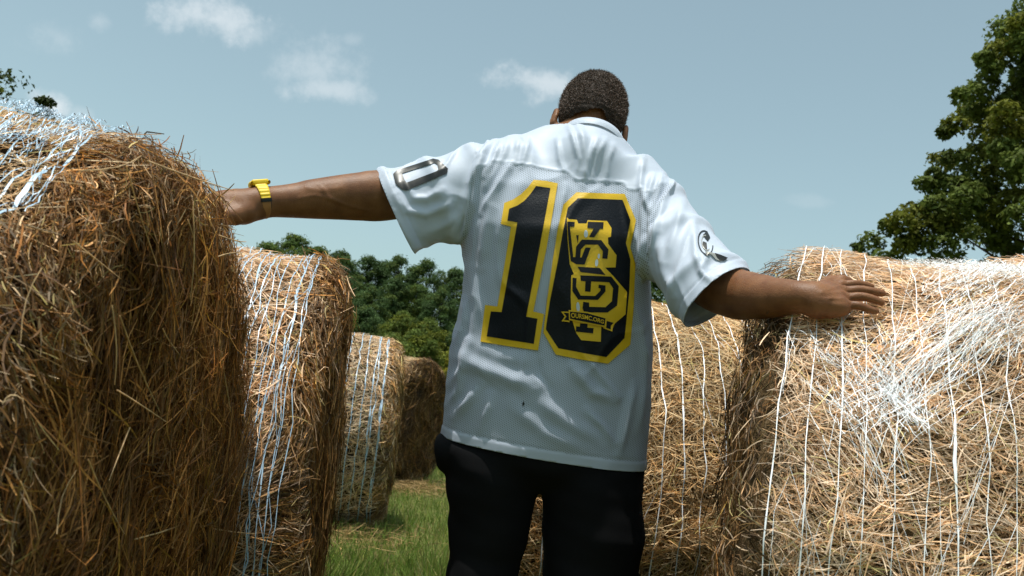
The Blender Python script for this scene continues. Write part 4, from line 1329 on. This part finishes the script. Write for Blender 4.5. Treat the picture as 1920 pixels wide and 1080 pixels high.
# the words on the banner
tcv = bpy.data.curves.new('words', 'FONT'); tcv.body = 'OURSMC.ORG'; tcv.size = 1.0; tcv.offset = .02
tob = bpy.data.objects.new('words', tcv); COL.objects.link(tob)
bpy.context.view_layer.update()
dg = bpy.context.evaluated_depsgraph_get()
tm = bpy.data.meshes.new_from_object(tob.evaluated_get(dg))
tv = np.array([v.co[:2] for v in tm.vertices]); tf = [list(p.vertices) for p in tm.polygons]
bpy.data.objects.remove(tob); bpy.data.meshes.remove(tm)
x0, x1, y1_ = tv[:, 0].min(), tv[:, 0].max(), tv[:, 1].max()
uu = (tv[:, 0] - x0) / (x1 - x0); vv = tv[:, 1] / y1_
A6, B6, C6, D6 = np.array([115, 764]), np.array([342, 808]), np.array([115, 730]), np.array([346, 782])
mid = np.array([0, -7.0])
w2 = (1 - uu)[:, None] * ((1 - vv)[:, None] * A6 + vv[:, None] * C6) + uu[:, None] * ((1 - vv)[:, None] * B6 + vv[:, None] * D6) + (4 * uu * (1 - uu))[:, None] * mid
drape('badge_words', c6(w2.tolist()), tf, bvh_j, .0096, MAT_YEL, jersey)

# sleeve zero (octagonal ring), sleeve crest, small burr on the back
oct_o = [(737, 326), (744, 319), (800, 301), (812, 297), (822, 299), (840, 316), (838, 325), (762, 357), (754, 355), (742, 345)]
oct_i = [(754, 325), (756, 324), (806, 308), (814, 305), (820, 308), (822, 318), (818, 321), (766, 341), (762, 342), (759, 338)]
n_ = len(oct_o)
bm = bmesh.new()
vo = [bm.verts.new((x, y, 0)) for x, y in oct_o]; vi = [bm.verts.new((x, y, 0)) for x, y in oct_i]
for i in range(n_):
    bm.faces.new([vo[i], vo[(i + 1) % n_], vi[(i + 1) % n_], vi[i]])
_finish('sleeve_number', bm, .0016, MAT_GUN, 4)
def ring2(cx, cy, rx, ry, r0, r1, rotd=0, a0=0, a1=360, n=28):
    bm = bmesh.new(); V_ = []
    for a in np.radians(np.linspace(a0, a1, n)):
        for r in (r0, r1):
            x, y = rx * r * math.cos(a), ry * r * math.sin(a)
            c_, s_ = math.cos(R_(rotd)), math.sin(R_(rotd))
            V_.append(bm.verts.new((cx + x * c_ - y * s_, cy + x * s_ + y * c_, 0)))
    for i in range(n - 1):
        bm.faces.new([V_[2 * i], V_[2 * i + 2], V_[2 * i + 3], V_[2 * i + 1]])
    return bm
MAT_SIL, _, _ = material('silver_print', (.42, .41, .37), .3, .5, Metallic=.6)
_finish('sleeve_crest', ring2(1323, 455, 14, 24, .88, 1.0, -12, 20, 300), .0016, MAT_GUN, 4)
_finish('sleeve_crest', ring2(1324, 455, 10, 18, .72, .84, -12, 60, 290), .0020, MAT_SIL, 4)
print_shape('sleeve_crest', [(1318, 440), (1326, 433), (1332, 445), (1327, 452), (1322, 446)], .0018, MAT_GUN, 4)
print_shape('sleeve_crest', [(1318, 452), (1325, 455), (1326, 466), (1321, 468), (1317, 460)], .0018, MAT_GUN, 4)
print_shape('sleeve_crest', [(1322, 470), (1334, 473), (1345, 476), (1358, 484), (1352, 490), (1342, 486), (1334, 477), (1324, 475)], .0018, MAT_SIL, 4)
print_shape('sleeve_crest', [(1340, 474), (1350, 477), (1365, 483), (1360, 488), (1350, 489), (1344, 482)], .0022, MAT_GUN, 4)
hit = bvh_j.ray_cast(Vector(CAM), Vector(ray(981, 757)).normalized())[0]
bur = Field(np.array(hit) - .012, np.array(hit) + .012, .0012)
bur.chain([(np.array(hit) + [0, -.001, .005], .0012), (np.array(hit) + [.0005, -.0015, 0], .0022), (np.array(hit) + [-.0005, -.001, -.004], .0014)], .002)
v, f = bur.mesh()
bug = mesh_np('fly', v, f, material('fly_body', (.01, .012, .008), .4, .5)[0])
tag(bug, 'tiny dark fly sitting on the lower back of the white jersey', 'fly')

# ------------------------------------------------------------------ wristwatch on the left wrist
W0, W1 = U(478, 381, 1.98), U(503, 379, 1.995)
wc = U(490, 378, 1.985)
wa = nrm((W1 - W0)[None])[0]
wu = np.array([0, 0, 1.0]) + _u0 * 0; wu = wu - wa * (wu @ wa); wu /= np.linalg.norm(wu)
wu = wu * math.cos(-.08) + np.cross(wa, wu) * math.sin(-.08)
ws = np.cross(wa, wu)                                    # to the camera or away
if ws[1] > 0: ws = -ws
def wring(a0, a1, r, wid0, wid1, th, mat, nm, par, n=20, bumps=0):
    V_, F_ = [], []
    for i, a in enumerate(np.linspace(a0, a1, n)):
        d = wu * math.cos(a) + ws * math.sin(a)
        w_ = wid0 + (wid1 - wid0) * i / (n - 1)
        e = th + (.0008 if bumps and i % 4 < 2 else 0)
        for (rr, ww_) in ((r, -.5), (r + e * .8, -.5), (r + e, -.38), (r + e, .38), (r + e * .8, .5), (r, .5)):
            V_.append(wc + d * rr + wa * ww_ * w_)
    for i in range(n - 1):
        for j in range(6):
            F_.append([i * 6 + j, i * 6 + (j + 1) % 6, i * 6 + 6 + (j + 1) % 6, i * 6 + 6 + j])
    F_ += [[0, 1, 2, 3, 4, 5][::-1], [(n - 1) * 6 + j for j in range(6)]]
    return mesh_np(nm, np.array(V_) - LOC, F_, mat, par, smooth=False)
MAT_WY, _, _ = material('yellow_rubber', (.80, .55, .015), .45, .45)
MAT_WB, _, _ = material('black_keeper', (.008, .008, .008), .4, .4)
MAT_WO, _, _ = material('tan_strap_end', (.36, .17, .06), .5, .35)
R0 = .0362
bm = bmesh.new()
ret = bmesh.ops.create_cube(bm, size=1)
for v_ in bm.verts:
    v_.co = Vector((v_.co.x * .038, v_.co.y * .040, v_.co.z * .013))
bmesh.ops.bevel(bm, geom=bm.edges[:], offset=.0045, segments=3, affect='EDGES', profile=.6)
bm.verts.index_update()
cv = np.array([v_.co[:] for v_ in bm.verts]); cf_ = [[v_.index for v_ in f_.verts] for f_ in bm.faces]; bm.free()
cc = wc + wu * (R0 + .0055)
watch = mesh_np('wristwatch', cc + cv[:, :1] * wa + cv[:, 1:2] * ws + cv[:, 2:] * wu - LOC, cf_, MAT_WY, man)
for sx in (-1, 1):
    v, f = tube([cc + wa * sx * .0195 + ws * u_ + wu * -.001 for u_ in (.004, .009, .015, .021)], [.003, .0048, .0048, .003], 10)
    mesh_np('button', v - LOC, f, MAT_WY, watch)
wring(.45, 1.62, R0, .027, .0205, .0045, MAT_WY, 'upper_strap', watch, 22, 1)
wring(1.60, 1.80, R0, .0245, .0245, .0065, MAT_WB, 'keeper', watch, 5)
wring(1.78, 4.2, R0, .020, .018, .0038, MAT_WO, 'lower_strap', watch, 22)
wring(4.18, 5.85, R0, .0205, .027, .0045, MAT_WY, 'far_strap', watch, 22)
wring(1.78, 3.4, R0 - .0005, .0235, .0235, .0022, MAT_WB, 'strap_edge', watch, 12)
v, f = tube([cc + wu * .006, cc + wu * .0072], [.014, .0138], 24)
f = f + [[24 + i for i in range(24)]]
mesh_np('dial', v - LOC, f, MAT_WB, watch, smooth=False)
